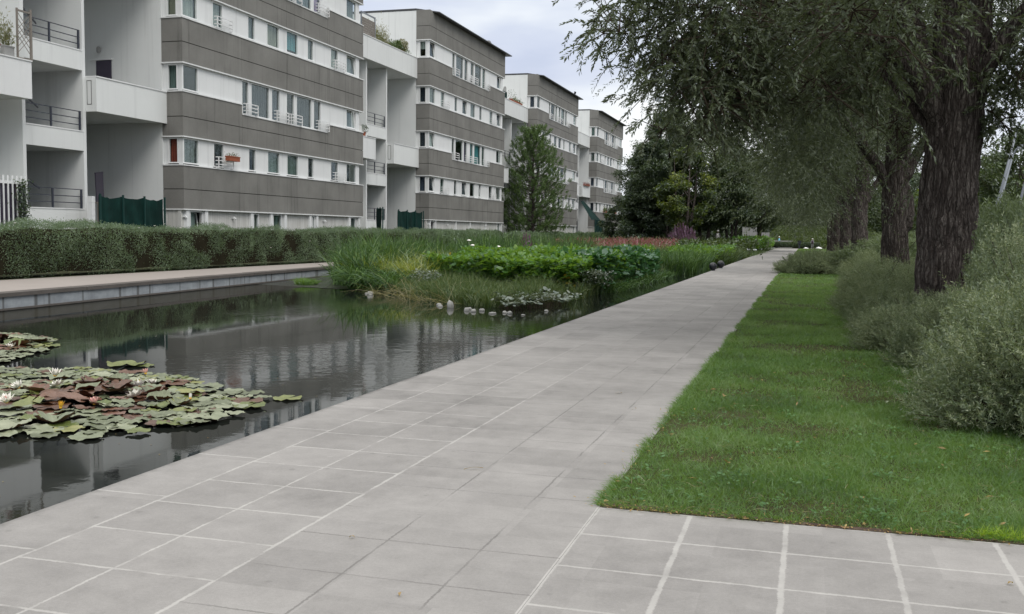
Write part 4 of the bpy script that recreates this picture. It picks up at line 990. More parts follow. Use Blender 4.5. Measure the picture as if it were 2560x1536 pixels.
# ------------------------------------------------------------------ clipped hedge between promenade and flats
def hedge(name, x0, x1, y0, y1, h, mat, parent=None, dens=(1500, 420), seed=0, lm=(.055, .02), ysplit=75):
    # dark twiggy body
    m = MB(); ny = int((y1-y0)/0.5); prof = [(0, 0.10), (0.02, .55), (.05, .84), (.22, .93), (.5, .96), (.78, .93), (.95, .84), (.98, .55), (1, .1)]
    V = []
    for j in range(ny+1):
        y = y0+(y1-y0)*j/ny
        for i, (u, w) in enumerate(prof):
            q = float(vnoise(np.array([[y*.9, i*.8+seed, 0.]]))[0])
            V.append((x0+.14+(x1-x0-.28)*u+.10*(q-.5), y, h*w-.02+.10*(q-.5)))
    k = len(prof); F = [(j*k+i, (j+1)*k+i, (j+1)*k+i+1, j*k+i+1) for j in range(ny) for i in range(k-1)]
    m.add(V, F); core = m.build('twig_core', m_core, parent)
    parts = []
    for (a, b, dn, sz) in ((y0, min(ysplit, y1), dens[0], 1.0), (min(ysplit, y1), y1, dens[1], 2.0)):
        if b-a < .1: continue
        for face in ('front', 'top', 'end'):
            if face == 'front':
                n = int((b-a)*h*dn); u = rng.random(n); P = np.stack([np.full(n, x1), rng.uniform(a, b, n), h*(.03+.95*u)], 1); N = np.tile([1., 0, .25], (n, 1))
            elif face == 'top':
                n = int((b-a)*(x1-x0)*dn*.7); P = np.stack([rng.uniform(x0, x1, n), rng.uniform(a, b, n), np.full(n, h)], 1); N = np.tile([0., 0, 1.], (n, 1))
            else:
                n = int((x1-x0)*h*dn); e = y0 if sz == 1.0 else y1; P = np.stack([rng.uniform(x0, x1, n), np.full(n, e), rng.random(n)*h], 1); N = np.tile([0., -1. if sz == 1 else 1., .2], (n, 1))
            cl = fbm(P*[1, .85, .9]+seed, 3)             # leaf masses bulge out, gaps sink in
            keep = rng.random(n) < np.clip((cl-.36)*6+(.30+.35*(P[:, 2]/h > .8)), 0.05, 1); P, N, cl = P[keep], N[keep], cl[keep]; n = len(P)
            P = P+N*((cl-.5)*.85-.06)[:, None]+rng.normal(size=(n, 3))*.05
            edge = np.clip((P[:, 2]/h-.8)*5, 0, 1)[:, None]; P = P-np.array([1., 0, 0])*edge*.12*(N[:, :1])
            D = unit(N*.6+[0, 0, .55]+rng.normal(size=(n, 3))*.55)
            parts.append(leaves(P, D, rng.uniform(.6, 1.3, n)*lm[0]*(1 if sz == 1 else 1.7), lm[1]*(1 if sz == 1 else 1.7)))
    v, f = cat_VF(parts); fo = link('foliage', mesh_np('foliage', v, f, mat), parent); return fo
H = label(empty('hedge', (0, 0, 0)), 'long clipped green hedge between the far promenade and the apartment blocks', 'hedge')
hedge('hedge', -24.15, -22.55, 16, 74, 1.60, m_hedge, H, (1500, 420), 1)
hedge('hedge', -24.15, -22.6, 74, 172, 1.36, m_hedge, H, (420, 420), 4, (.12, .045), 60)
P = np.stack([rng.uniform(-23.6, -22.6, 34), np.concatenate([rng.uniform(23, 34, 14), rng.uniform(34, 90, 20)]), rng.uniform(1.45, 1.72, 34)], 1); P[20:, 2] = rng.uniform(.3, 1.4, 14); P[20:, 0] = -22.5
fm = MB()
for p in P:
    for q in range(5):
        t = q*1.256; fm.bar(p, p+np.array([.03*math.cos(t), .03*math.sin(t), .018]), .03, .008)
fm.build('blossom', m_petal, H)

# ------------------------------------------------------------------ pond vegetation
mud = MB(); mud.add([(-18.6, 31.5, -.372), (-12.8, 29.5, -.372), (-8.6, 25.6, -.372), (-7.6, 24.8, -.372), (-7.0, 28, -.372), (-7.2, 42, -.372), (-7.2, 56, -.372), (-6.0, 84, -.372), (-4.3, 100, -.372), (-4.05, 127.5, -.372), (-20.0, 127.5, -.372), (-20.0, 46, -.372)], [tuple(range(12))])
label(mud.build('marsh_ground', m_mud), kind='structure')
from mathutils import geometry as _g
def in_poly(P, poly):
    x, y = P[:, 0], P[:, 1]; c = np.zeros(len(P), bool); n = len(poly)
    for i in range(n):
        x0, y0 = poly[i]; x1, y1 = poly[(i+1) % n]
        cond = ((y0 > y) != (y1 > y)) & (x < (x1-x0)*(y-y0)/((y1-y0) or 1e-9)+x0); c ^= cond
    return c
def poly_pts(poly, n, clump=0.0, cs=.8, seed=0):
    a = np.array(poly); lo, hi = a.min(0), a.max(0); out = []; tot = 0
    while tot < n:
        P = np.stack([rng.uniform(lo[0], hi[0], n*2), rng.uniform(lo[1], hi[1], n*2)], 1); P = P[in_poly(P, poly)]
        if clump:
            q = fbm(np.concatenate([P*cs, np.full((len(P), 1), seed*1.7)], 1), 2); P = P[rng.random(len(P)) < np.clip((q-.5+.18)/.36, 1-clump, 1)]
        out.append(P); tot += len(P)
    return np.concatenate(out)[:n]
def reeds(name, poly, n, hl, w, mat, lab, cat, lean=.22, bend=(.1, .7), clump=.8, z=-.37, seed=0, hmod=None, seg=3, cs=.8):
    P = poly_pts(poly, n, clump, cs, seed); n = len(P)
    hm = .62+.75*fbm(np.concatenate([P*.9, np.full((n, 1), 5+seed)], 1), 2)
    if hmod is not None: hm = hm*hmod(P)
    L = rng.uniform(*hl, n)*hm; P3 = np.concatenate([P, np.full((n, 1), z)], 1)
    D = unit(np.concatenate([rng.normal(size=(n, 2))*lean, np.ones((n, 1))], 1))
    me = blades_mesh(name, P3, D, L, rng.uniform(.7, 1.3, n)*w, rng.uniform(*bend, n), mat, seg)
    return label(link(name, me), lab, cat, kind='stuff')
# left tall clump, leaning out over the water
reeds('reeds', [(-16.3, 32.6), (-14.8, 31.3), (-14.2, 31.0), (-14.4, 36), (-18.6, 45), (-18.4, 39)], 6500, (1.15, 2.2), .040, m_reed, 'dark green arching reeds at the left tip of the planting, against the far bank', 'reeds', .18, (.1, .75), .8, seed=1)
reeds('iris_clump', [(-15.3, 32.2), (-12.4, 30.4), (-11.7, 32.5), (-13.6, 37), (-15.8, 37)], 3200, (1.1, 1.95), .032, m_iris, 'yellowing iris blades arching over among the green reeds', 'iris', .18, (.2, 1.0), .8, seed=2)
reeds('reeds', [(-14.6, 30.4), (-12.4, 29.0), (-12.0, 30.4), (-14.3, 32)], 2600, (.7, 1.5), .036, m_reed, 'green reeds standing in the water in front of the yellow irises', 'reeds', .34, (.5, 1.2), .7, seed=9)
# front rushes
reeds('rushes', [(-12.4, 29.2), (-10.6, 26.6), (-8.8, 25.0), (-7.7, 24.2), (-7.0, 24.9), (-7.3, 30), (-9.4, 33), (-12.0, 34)], 17000, (.42, .88), .017, m_sedge, 'fine olive rushes along the front edge of the pond planting', 'rushes', .26, (.1, .8), .5, seed=3, cs=.6)
reeds('broken_stalks', [(-13.2, 28.8), (-10.9, 26.2), (-8.8, 24.4), (-8.4, 25.2), (-12.4, 30)], 170, (.6, 1.3), .012, m_drygrass, 'pale bent dead stalks hanging over the water edge', 'stalks', 1.5, (.0, .6), .3, seed=4)
reeds('rushes', [(-7.3, 26), (-6.3, 28), (-6.2, 34), (-6.2, 46), (-7.2, 46), (-7.4, 33)], 5200, (.45, .95), .018, m_sedge, 'small stand of rushes at the right of the silvery leaves', 'rushes', .2, (.1, .6), .6, seed=8)
# tall dark typha behind
reeds('cattails', [(-18.5, 43), (-13.0, 43), (-10.5, 46), (-12, 58), (-19, 58)], 9000, (1.3, 2.1), .045, m_reed, 'tall dark cattail leaves behind the bright broad leaves, against the hedge', 'cattails', .14, (.05, .5), .6, seed=5)
reeds('cattails', [(-13.6, 36.5), (-9.6, 36), (-9.5, 44), (-17.5, 44)], 6000, (.9, 1.55), .03, m_reed, 'green cattail leaves between the irises and the meadow grasses', 'cattails', .16, (.1, .6), .7, seed=6)
reeds('meadow_grass', [(-19, 58), (-8.5, 46), (-7.0, 56), (-8, 74), (-19.5, 88)], 24000, (.9, 1.65), .045, m_meadow, 'pinkish brown feathery meadow grasses in the middle of the pond planting', 'meadow grass', .25, (.1, .5), .5, seed=7, hmod=lambda P: np.where(P[:, 0] > -9.5, .8, 1.0))
P = poly_pts([(-15.5, 58), (-9.2, 52), (-8.5, 60), (-10.5, 88), (-17, 92)], 1500, .97, .5, 3); n = len(P)
me = blades_mesh('crimson_flowers', np.concatenate([P, rng.uniform(.55, 1.12, (n, 1))], 1), unit(np.concatenate([rng.normal(size=(n, 2))*.5, np.ones((n, 1))], 1)), rng.uniform(.15, .42, n), .06, .1, m_redfl, 2)
label(link('crimson_flowers', me), 'drifts of crimson flower spikes above the meadow grasses', 'flowers', kind='stuff')
# bright broad-leaved mass
def broad(name, poly, n, h, ll, lw, mat, lab, z0=-.37, clump=.4, seed=0, cs=.7, low=.35, cat='foliage'):
    P = poly_pts(poly, n, clump, cs, seed); n = len(P)
    top = h*(.72+.5*fbm(np.concatenate([P*.8, np.full((n, 1), 2.+seed)], 1), 2))
    z = z0+top*(low+(1-low)*rng.random(n)**.55); P3 = np.concatenate([P, z[:, None]], 1)
    D = unit(np.concatenate([rng.normal(size=(n, 2)), rng.uniform(-.3, .9, (n, 1))], 1))
    N = np.tile([0, 0, 1.], (n, 1))+rng.normal(size=(n, 3))*.35
    D = unit(D); S = unit(np.cross(D, N)); Nn = np.cross(S, D); L = (rng.uniform(.6, 1.25, n)*ll)[:, None]; W = (rng.uniform(.7, 1.2, n)*lw)[:, None]
    V = np.stack([P3, P3+D*L*.35+S*W*.5-Nn*L*.03, P3+D*L*.75+S*W*.36+Nn*L*.02, P3+D*L-Nn*L*.10, P3+D*L*.75-S*W*.36+Nn*L*.02, P3+D*L*.35-S*W*.5-Nn*L*.03, P3+D*L*.5-Nn*L*.08], 1)
    b = np.arange(n)[:, None]*7
    F = np.concatenate([b+[0, 1, 6, 5], b+[1, 2, 3, 6], b+[6, 3, 4, 5]])
    me = mesh_np(name, V.reshape(-1, 3), F, mat)
    return label(link(name, me), lab, cat, kind='stuff')
broad('arum_leaves', [(-12.6, 32.4), (-8.9, 29.8), (-6.6, 28.6), (-6.1, 33), (-6.2, 40), (-6.5, 45), (-9.5, 46), (-12.6, 38)], 38000, 1.20, .21, .13, m_broad, 'bright green glossy arum leaves filling the middle of the pond planting', seed=1, clump=.3)
broad('arum_leaves', [(-7.9, 31.6), (-6.2, 30.6), (-6.0, 38), (-6.2, 44), (-8.4, 40)], 12000, 1.22, .24, .18, m_broad2, 'large dark round leaves at the right end of the bright leafy bed', seed=2, clump=.3, low=.08)
reeds('reeds', [(-12.6, 32.2), (-8.9, 30.2), (-8.7, 31.4), (-12.0, 34.2)], 5200, (.8, 1.35), .022, m_reed, 'upright green blades rising between the rushes and the arum leaves', 'reeds', .15, (.1, .6), .5, seed=12)
def orange_leaves(pts):
    n = len(pts)*22; P = np.repeat(np.array(pts), 22, 0)+rng.normal(size=(n, 3))*[.16, .2, .13]
    v, f = leaves(P, np.concatenate([rng.normal(size=(n, 2)), -rng.random((n, 1))], 1), rng.uniform(.10, .2, n), .085)
    return link('dying_leaves', mesh_np('dying_leaves', v, f, leafmat('orange_leaf', [(.35, .18, .02), (.5, .32, .04), (.55, .42, .08)], .3, .05, 2)))
label(orange_leaves([(-10.1, 32.6, .45), (-9.8, 32.4, .32), (-8.35, 31.0, .12), (-6.9, 30.8, .38), (-6.9, 29.4, .10), (-12.0, 34, .5)]), 'scattered orange and yellow dying leaves among the arum', 'leaves', kind='stuff')
# silvery round leaves, standing just clear of the water
P = poly_pts([(-7.6, 24.1), (-6.9, 23.3), (-6.2, 24.8), (-5.95, 27.2), (-6.6, 27.4), (-7.3, 25.6)], 620, .4, 1.5, 3); n = len(P)
V = []; F = []
zc = -.30+.42*fbm(np.concatenate([P*1.6, np.zeros((n, 1))], 1), 2)*rng.uniform(.4, 1.1, n)
for i in range(n):
    r_ = rng.uniform(.035, .075); nx, ny = rng.normal(size=2)*.35; b = len(V)
    for k in range(8):
        t = 2*PI*k/8; x, y = r_*math.cos(t), r_*math.sin(t)*.85; V.append((P[i, 0]+x, P[i, 1]+y, zc[i]+x*nx+y*ny+.006*(k % 2)))
    V.append((P[i, 0], P[i, 1], zc[i]-.012)); F += [(b+k, b+(k+1) % 8, b+8, b+8) for k in range(8)]
F = [f[:3] for f in F]
me = mesh_np('floating_heart', np.array(V), np.array(F), m_silver); label(link('floating_heart', me), 'patch of small silvery round leaves at the water edge, near side', 'water plant', kind='stuff')
reeds('plant_stems', [(-7.5, 24.2), (-6.9, 23.5), (-6.2, 25), (-6.1, 27.0), (-7.2, 25.8)], 500, (.10, .34), .008, m_twig, 'thin dark stems under the silvery round leaves', 'stems', .3, (0, .3), .2, seed=14)
broad('white_flowered_weed', [(-12.1, 29.6), (-11.3, 28.6), (-10.9, 29.4), (-11.7, 30.6)], 620, .62, .075, .04, m_silver, 'low weed with small whitish leaves at the left water edge', seed=5)
broad('bank_weed', [(-6.5, 29.3), (-6.0, 30.0), (-6.0, 32.4), (-6.5, 32.6)], 900, .75, .09, .05, m_silver, 'greyish bank weed beside the dark round leaves', seed=6)
# the planting farther on, towards the path end
reeds('grass_clump', [(-7.0, 46), (-5.4, 48.5), (-5.2, 58), (-6.6, 62), (-8.2, 54)], 9000, (.95, 1.5), .03, m_reed, 'rounded deep green grass clump beyond the two black balls', 'grass', .16, (.1, .6), .4, seed=21)
reeds('grass_clump', [(-8.4, 60), (-5.0, 62), (-4.8, 84), (-9.0, 92)], 11000, (.7, 1.35), .045, m_sedge, 'mid green far grasses along the pond side of the path', 'grass', .2, (.1, .6), .6, seed=22)
broad('leafy_bed', [(-6.9, 52), (-5.4, 56), (-4.9, 72), (-6.5, 76), (-8, 62)], 5200, 1.12, .26, .12, m_broad, 'yellowish green leafy plants behind the deep green clump', seed=23)
broad('leafy_bed', [(-19.4, 90), (-10, 84), (-4.6, 88), (-4.1, 112), (-4.1, 127), (-19.6, 127)], 24000, 1.45, .34, .15, m_midtree, 'dark mixed greenery at the far end of the pond', seed=24, clump=.6)
broad('leafy_bed', [(-7.0, 98), (-4.4, 96), (-4.0, 108), (-4.0, 127), (-7, 127)], 9000, 1.65, .3, .14, m_broad, 'bright green leafy plants crowding the far end of the path', seed=25, clump=.5)
reeds('grass_clump', [(-19.4, 86), (-9, 76), (-6.5, 84), (-7, 97), (-19.4, 103)], 12000, (.8, 1.35), .06, m_grass, 'bright green low grasses in front of the far trees', 'grass', .2, (.1, .5), .5, seed=26)
reeds('grass_tuft', [(-17.4, 31.9), (-16.7, 31.7), (-16.7, 32.4), (-17.5, 32.8)], 600, (.2, .42), .02, m_grass, 'small bright grass tuft at the foot of the far bank wall', 'grass', .4, (.3, .9), .3, seed=27)
reeds('bank_sedge', [(-4.6, 78), (-4.03, 78), (-4.03, 127.5), (-4.6, 127.5)], 5200, (.5, .85), .05, m_sedge, 'grassy fringe hiding the water along the far left path edge', 'grass', .3, (.2, .8), .3, seed=31)
reeds('grass_clump', [(-6.6, 30.5), (-5.9, 33), (-5.8, 46), (-6.6, 46)], 3000, (.35, .8), .02, m_reed, 'dark green blades at the foot of the broad leaves, over the water', 'grass', .35, (.3, 1.0), .5, seed=32)
# specks floating on the water
k = 420; P = np.stack([rng.uniform(-15, -4.1, k), 5+rng.random(k)**1.3*22, np.full(k, WZ+.004)], 1)
k2 = 260; P2 = np.stack([-4.05-np.abs(rng.normal(size=k2))*.10, rng.uniform(5, 40, k2), np.full(k2, WZ+.004)], 1); P = np.concatenate([P, P2]); k = len(P)
v, f = leaves(P, rng.normal(size=(k, 3))*[1, 1, 0], rng.uniform(.008, .035, k), rng.uniform(.005, .014, k), np.tile([0, 0, 1.], (k, 1)))
label(link('floating_debris', mesh_np('floating_debris', v, f, m_leaflit)), 'tiny leaf scraps and seeds floating on the pond', 'debris', kind='stuff')
# purple loosestrife
def spikes(name, cx, cy, r, h, n, lab):
    a = rng.uniform(0, 2*PI, n); q = r*np.sqrt(rng.random(n)); P = np.stack([cx+q*np.cos(a), cy+q*np.sin(a)*.8, h*(.30+.70*rng.random(n))*(1-.45*(q/r)**2)*(.72+.5*vnoise(np.stack([a*2.2, q*2, np.zeros(n)], 1)))], 1)
    D = unit(np.concatenate([rng.normal(size=(n, 2))*.25, np.ones((n, 1))], 1))
    o = label(empty(name, (cx, cy, 0)), lab, 'flowering plant')
    link('flower_spikes', blades_mesh('flower_spikes', P-[cx, cy, 0], D, rng.uniform(.25, .5, n), .07, .15, m_purple, 2), o)
    k = n//2; P2 = np.stack([rng.normal(size=k)*r*.4, rng.normal(size=k)*r*.35, np.full(k, -.3)], 1)
    link('stems', blades_mesh('stems', P2, unit(np.concatenate([rng.normal(size=(k, 2))*.2, np.ones((k, 1))], 1)), rng.uniform(.6, 1., k)*h, .05, .1, m_meadow, 2), o)
spikes('purple_loosestrife', -10.9, 92, 1.25, 2.3, 1100, 'tall purple flowering plant in front of the far trees')
spikes('purple_loosestrife', -12.45, 44.5, .35, 1.6, 60, 'small purplish brown flower spikes rising in front of the hedge')
# white umbels
for i, (x, y, z) in enumerate([(-12.6, 86, .62), (-12.25, 86.4, .75), (-11.95, 85.8, .60), (-11.6, 86.5, .68), (-11.2, 86, .55), (-12.9, 87, .50), (-11.0, 86.8, .72), (-10.6, 86.3, .66), (-10.2, 87, .70), (-11.85, 84.8, .40), (-10.45, 85.4, .36), (-13.8, 88, .62), (-14.5, 88, .48), (-15.6, 87.6, .42), (-17.6, 90, .6), (-9.7, 88, .55)]):
    m = MB(); rr = rnd.uniform(.16, .24); m.lathe([(rr*.3, -.05), (rr, 0), (rr*.9, .05), (rr*.4, .09)], 0, 0, 9)
    m.tube([(0, 0, -z-.35), (0, 0, -.05)], .012, 4)
    me = m.mesh('umbel', m_petal if i % 3 else CURT['pale'])
    label(link('umbel', me, None, (x, y, z)), 'pale flat flower head standing before the dark far trees', 'flower', 'pale flower heads before the far trees')
for i, (x, y, z) in enumerate([(-13.8, 41, .98), (-12.8, 41.5, .93), (-12.2, 41, .78), (-20.4, 46, .90), (-19.6, 44, .42), (-15.0, 44, 1.16)]):
    m = MB(); m.lathe([(.03, -.03), (.11, 0), (.09, .03), (.03, .05)], 0, 0, 8); m.tube([(0, 0, -z-.35), (0, 0, -.03)], .008, 4)
    label(m.build('umbel', m_petal, None, (x, y, z)), 'small white umbel among the cattail leaves', 'flower', 'small white umbels among the cattails')

# ------------------------------------------------------------------ water lilies
def pad_mesh(name, r, seed, up, mat):
    g = random.Random(seed); n = 30; rings = 5; V = [(0, 0, 0)]; notch = g.uniform(0, 6.28); F = []; ph = g.uniform(0, 6)
    for q in range(1, rings+1):
        for k in range(n+1):
            t = .10+(2*PI-.20)*k/n; rr = r*q/rings*(1+.04*math.sin(5*t+ph)+(.035*math.sin(11*t+ph) if q == rings else 0))
            z = up*(q/rings)**2*(.35+.65*abs(math.sin(t*1.0+ph)))+(.05*math.sin(4*t+ph*2)+.035*math.sin(9*t+ph))*(q/rings)**2+.02*math.cos(12*t)*(q/rings)
            V.append((rr*math.cos(t+notch), rr*math.sin(t+notch), z))
    for k in range(n): F.append((0, 1+k, 2+k))
    for q in range(rings-1):
        a = 1+q*(n+1); b = a+n+1
        for k in range(n): F.append((a+k, b+k, b+k+1, a+k+1))
    m = MB(); m.add(V, F); return m.mesh(name, mat, True)
PADS = {}
for mk, mt in (('g', m_padg), ('o', m_pado), ('r', m_padr)):
    PADS[mk] = [pad_mesh('lily_pad', 1.0, s, u, mt) for s, u in ((1, .03), (2, .06), (3, .14), (4, .32), (5, .55))]
LBP = {'g': 'flat grey-green lily pad with a slit, one of the nearer lily bed', 'o': 'yellow-green lily pad in the nearer lily bed', 'r': 'dark red lily pad in the middle of the nearer lily bed'}
LBQ = 'small green lily pad of the farther bed, at the left picture edge'
def place_pads(poly, n, rmin, rmax, near, cen=None, fx=None):
    pts = []; tries = 0
    P = poly_pts(poly, n*9, 0)
    for p in P:
        if len(pts) >= n: break
        if p[0]/p[1] < -.96: continue
        r_ = rnd.uniform(rmin, rmax)
        if any((p[0]-q[0])**2+(p[1]-q[1])**2 < ((r_+q[2])*.44)**2 for q in pts): continue
        pts.append((p[0], p[1], r_))
    for i, (x, y, r_) in enumerate(pts):
        c = math.exp(-(((x-cen[0])/cen[2])**2+((y-cen[1])/cen[3])**2)) if cen else 0
        u = rnd.random()
        mk = 'r' if u < .10+.70*c*(1 if near else .5) else ('o' if u > .84 else 'g')
        sh = rnd.choice([0, 0, 1, 1, 2]) if rnd.random() > .75*c else rnd.choice([2, 3, 3, 4])
        me = PADS[mk][sh]
        z = WZ+.014+rnd.random()*.014+.10*c*rnd.random()+(i % 7)*.0016
        tl = .02+.45*c*rnd.random()
        o = link('lily_pad', me, None, (x, y, z), (rnd.uniform(-tl, tl), rnd.uniform(-tl, tl), rnd.uniform(0, 6.28))); o.scale = (r_, r_, r_)
        if near: label(o, LBP[mk], 'lily pad', {'g': 'grey-green pads of the near lily bed', 'o': 'yellow-green pads of the near lily bed', 'r': 'red pads of the near lily bed'}[mk])
        else: label(o, LBQ, 'lily pad', 'pads of the farther lily bed')
    return pts
near_poly = [(-8.2, 7.35), (-7.1, 7.42), (-6.2, 7.6), (-5.75, 8.5), (-5.62, 9.1), (-5.95, 10.25), (-6.9, 10.6), (-7.3, 11.0), (-8.6, 11.35), (-9.6, 11.3), (-10.6, 11.0), (-10, 9)]
place_pads(near_poly, 250, .10, .19, True, (-7.7, 9.3, .95, .85))
place_pads([(-10.9, 11.5), (-11.5, 13.0), (-12.0, 13.9), (-13.4, 14.7), (-14.5, 14.4), (-12.0, 11.9)], 70, .12, .20, False, (-12.6, 13.4, .6, .5))
for (x, y, r_, s, lab) in ((-5.66, 10.22, .17, 1, 'single pale lily pad drifting right of the nearer bed'), (-9.15, 11.95, .26, 2, 'lone yellow-green pad behind the nearer lily bed'), (-8.9, 12.0, .15, 0, 'small pad touching the lone yellow-green one')):
    o = link('lily_pad', PADS['o'][s], None, (x, y, WZ+.01), (0, 0, s*1.7)); o.scale = (r_, r_, r_); label(o, lab, 'lily pad')
def lily(x, y, z, s, op, mats, lab, rz=0.0, tilt=0.0):
    """water lily: rings of pointed petals round a yellow centre, op = how far open"""
    o = label(empty('water_lily', (x, y, z), rz), lab, 'water lily flower', 'water lily flowers'); o.rotation_euler = (tilt, 0, rz)
    for ring, (n, el, ln, mt) in enumerate([(8, op, 1.0, mats[0]), (8, op+.35, .86, mats[0]), (6, op+.7, .66, mats[1])]):
        m = MB()
        for k in range(n):
            t = 2*PI*(k+ring*.5)/n; el_ = min(el, 1.45)+rnd.uniform(-.08, .08)
            d = Vector((math.cos(t)*math.cos(el_), math.sin(t)*math.cos(el_), math.sin(el_))); sd = Vector((-math.sin(t), math.cos(t), 0)); up = sd.cross(d)*-1
            L = s*ln; W = s*.34
            p0 = d*L*.05; p1 = d*L*.5-up*L*.06; p2 = d*L
            m.add([p0-sd*W*.2, p0+sd*W*.2, p1+sd*W*.5+up*L*.05, p2, p1-sd*W*.5+up*L*.05, p1], [(0, 1, 2, 5), (5, 2, 3), (0, 5, 4), (5, 3, 4)])
        m.build('petals', mt, o)
    m = MB(); m.lathe([(s*.05, 0), (s*.17, s*.10), (s*.18, s*.30), (s*.05, s*.36)], 0, 0, 10); m.build('stamens', m_petalyel, o)
W_, PK, YL = m_petal, m_petalpink, m_petalyel
for (x, y, z, s, op, mt, lab, tl) in [
    (-7.05, 9.35, .06, .125, .35, (W_, W_), 'wide open white water lily with a yellow centre, rightmost of the white ones', -.5),
    (-7.42, 9.92, .07, .115, .55, (W_, YL), 'cream and orange half-open water lily left of the wide open white one', .5),
    (-7.32, 10.02, .09, .10, .5, (W_, W_), 'cream water lily just behind the cream and orange one', -.2),
    (-8.62, 9.95, .12, .12, .9, (W_, PK), 'tall pinkish white water lily, topmost at the left', .1),
    (-8.42, 9.75, .05, .12, .35, (W_, W_), 'white water lily in front of the tall pinkish one', -.4),
    (-8.66, 9.42, .05, .12, .8, (W_, W_), 'white cup-shaped water lily leaning left, at the left of the bed', .5),
    (-8.18, 8.42, .04, .13, .55, (W_, PK), 'large faded pink water lily near the left picture edge, left one of two', .2),
    (-7.98, 8.50, .07, .125, .75, (W_, PK), 'large pale pink water lily near the left picture edge, right one of two', -.3),
    (-7.35, 8.55, .04, .085, 1.2, (YL, YL), 'small yellow lily bud low in front of the red pads', .1),
    (-7.15, 8.82, .05, .095, 1.0, (PK, W_), 'coral red half-open lily bud in the middle of the bed', .1),
    (-8.05, 10.9, .05, .085, 1.15, (PK, PK), 'small coral lily bud at the back of the bed', .1),
    (-7.75, 10.05, .03, .08, .9, (W_, PK), 'small round white lily bud right of the coral one', .2),
    (-6.35, 9.35, .07, .07, 1.35, (W_, PK), 'closed pointed greenish bud standing at the right of the bed', .1),
    (-12.0, 12.95, .03, .10, .8, (W_, W_), 'white lily bloom in the farther bed', .0),
    (-11.9, 12.75, .03, .09, .6, (W_, W_), 'second smaller white lily bloom in the farther bed', .2)]:
    lily(x, y, WZ+z+.02, s*1.05, op, mt, lab, rnd.uniform(0, 6), tl)

# ------------------------------------------------------------------ stones in the shallow water
def stone(x, y, sx, sy, sz, lab, k):
    g = np.random.default_rng(50+k); nu, nv = 12, 8; V = []; F = []
    for j in range(nv+1):
        ph = -PI/2+PI*j/nv
        for i in range(nu):
            th = 2*PI*i/nu; d = np.array([math.cos(ph)*math.cos(th), math.cos(ph)*math.sin(th), math.sin(ph)]); q = .8+.45*float(vnoise((d*1.3+k*3.1+5)[None])[0])
            V.append(tuple(d*q*[sx, sy, sz]))
    for j in range(nv):
        for i in range(nu): F.append((j*nu+i, j*nu+(i+1) % nu, (j+1)*nu+(i+1) % nu, (j+1)*nu+i))
    m = MB(); m.add(V, F); o = m.build('stone', m_stone, None, (x, y, WZ+sz*.25), (0, 0, k), True); label(o, lab, 'stone', 'pale stones in the shallow water')
STO = [(-12.95, 28.3, .09, .07, .05), (-12.7, 28.0, .16, .12, .12), (-12.55, 27.7, .10, .09, .05), (-9.25, 24.75, .11, .08, .07), (-9.05, 24.3, .12, .09, .06), (-8.72, 24.15, .17, .14, .21), (-8.05, 23.7, .10, .08, .07),
       (-8.0, 23.35, .12, .09, .09), (-7.75, 23.1, .14, .10, .08), (-7.66, 23.5, .14, .10, .07), (-7.15, 22.75, .16, .08, .045), (-6.95, 23.1, .11, .08, .06), (-6.78, 22.95, .14, .09, .07), (-6.35, 22.6, .09, .06, .03), (-6.15, 24.0, .11, .08, .05)]
SL = ['small pale stone, first of the left trio in the water', 'rounded pale stone, largest of the left trio in the water', 'low pale stone right of the left trio', 'flat pale stone behind and left of the tallest one', 'low oval stone just left of the tallest one',
      'tallest pale stone standing out of the pond, under the rushes', 'back stone of the middle group of four', 'left stone of the middle group of four', 'front stone of the middle group of four', 'right stone of the middle group of four',
      'flat oval stone alone between the two right groups', 'left stone of the right pair', 'right stone of the right pair', 'thin flat stone at the far right of the row', 'single stone under the silvery round leaves']
for k, (s_, l_) in enumerate(zip(STO, SL)): stone(s_[0], s_[1], s_[2]*.62, s_[3]*.62, s_[4]*.7, l_, k)
# two black balls on the slab edge
for (x, y, lab) in ((-3.94, 44.5, 'nearer of two glossy black balls on the pond edge of the path'), (-3.90, 48.1, 'farther of two glossy black balls on the pond edge of the path')):
    o = label(empty('ball_bollard', (x, y, 0)), lab, 'bollard', 'black balls on the path edge')
    m = MB(); n = 14; m.lathe([(.17*math.sin(PI*i/n)+.001, .185-.17*math.cos(PI*i/n)) for i in range(n+1)], 0, 0, 24); m.build('ball', m_ball, o, smooth=True)
    m = MB(); m.lathe([(.09, 0.002), (.09, .03), (.06, .035)], 0, 0, 16); m.build('foot', m_rail, o)

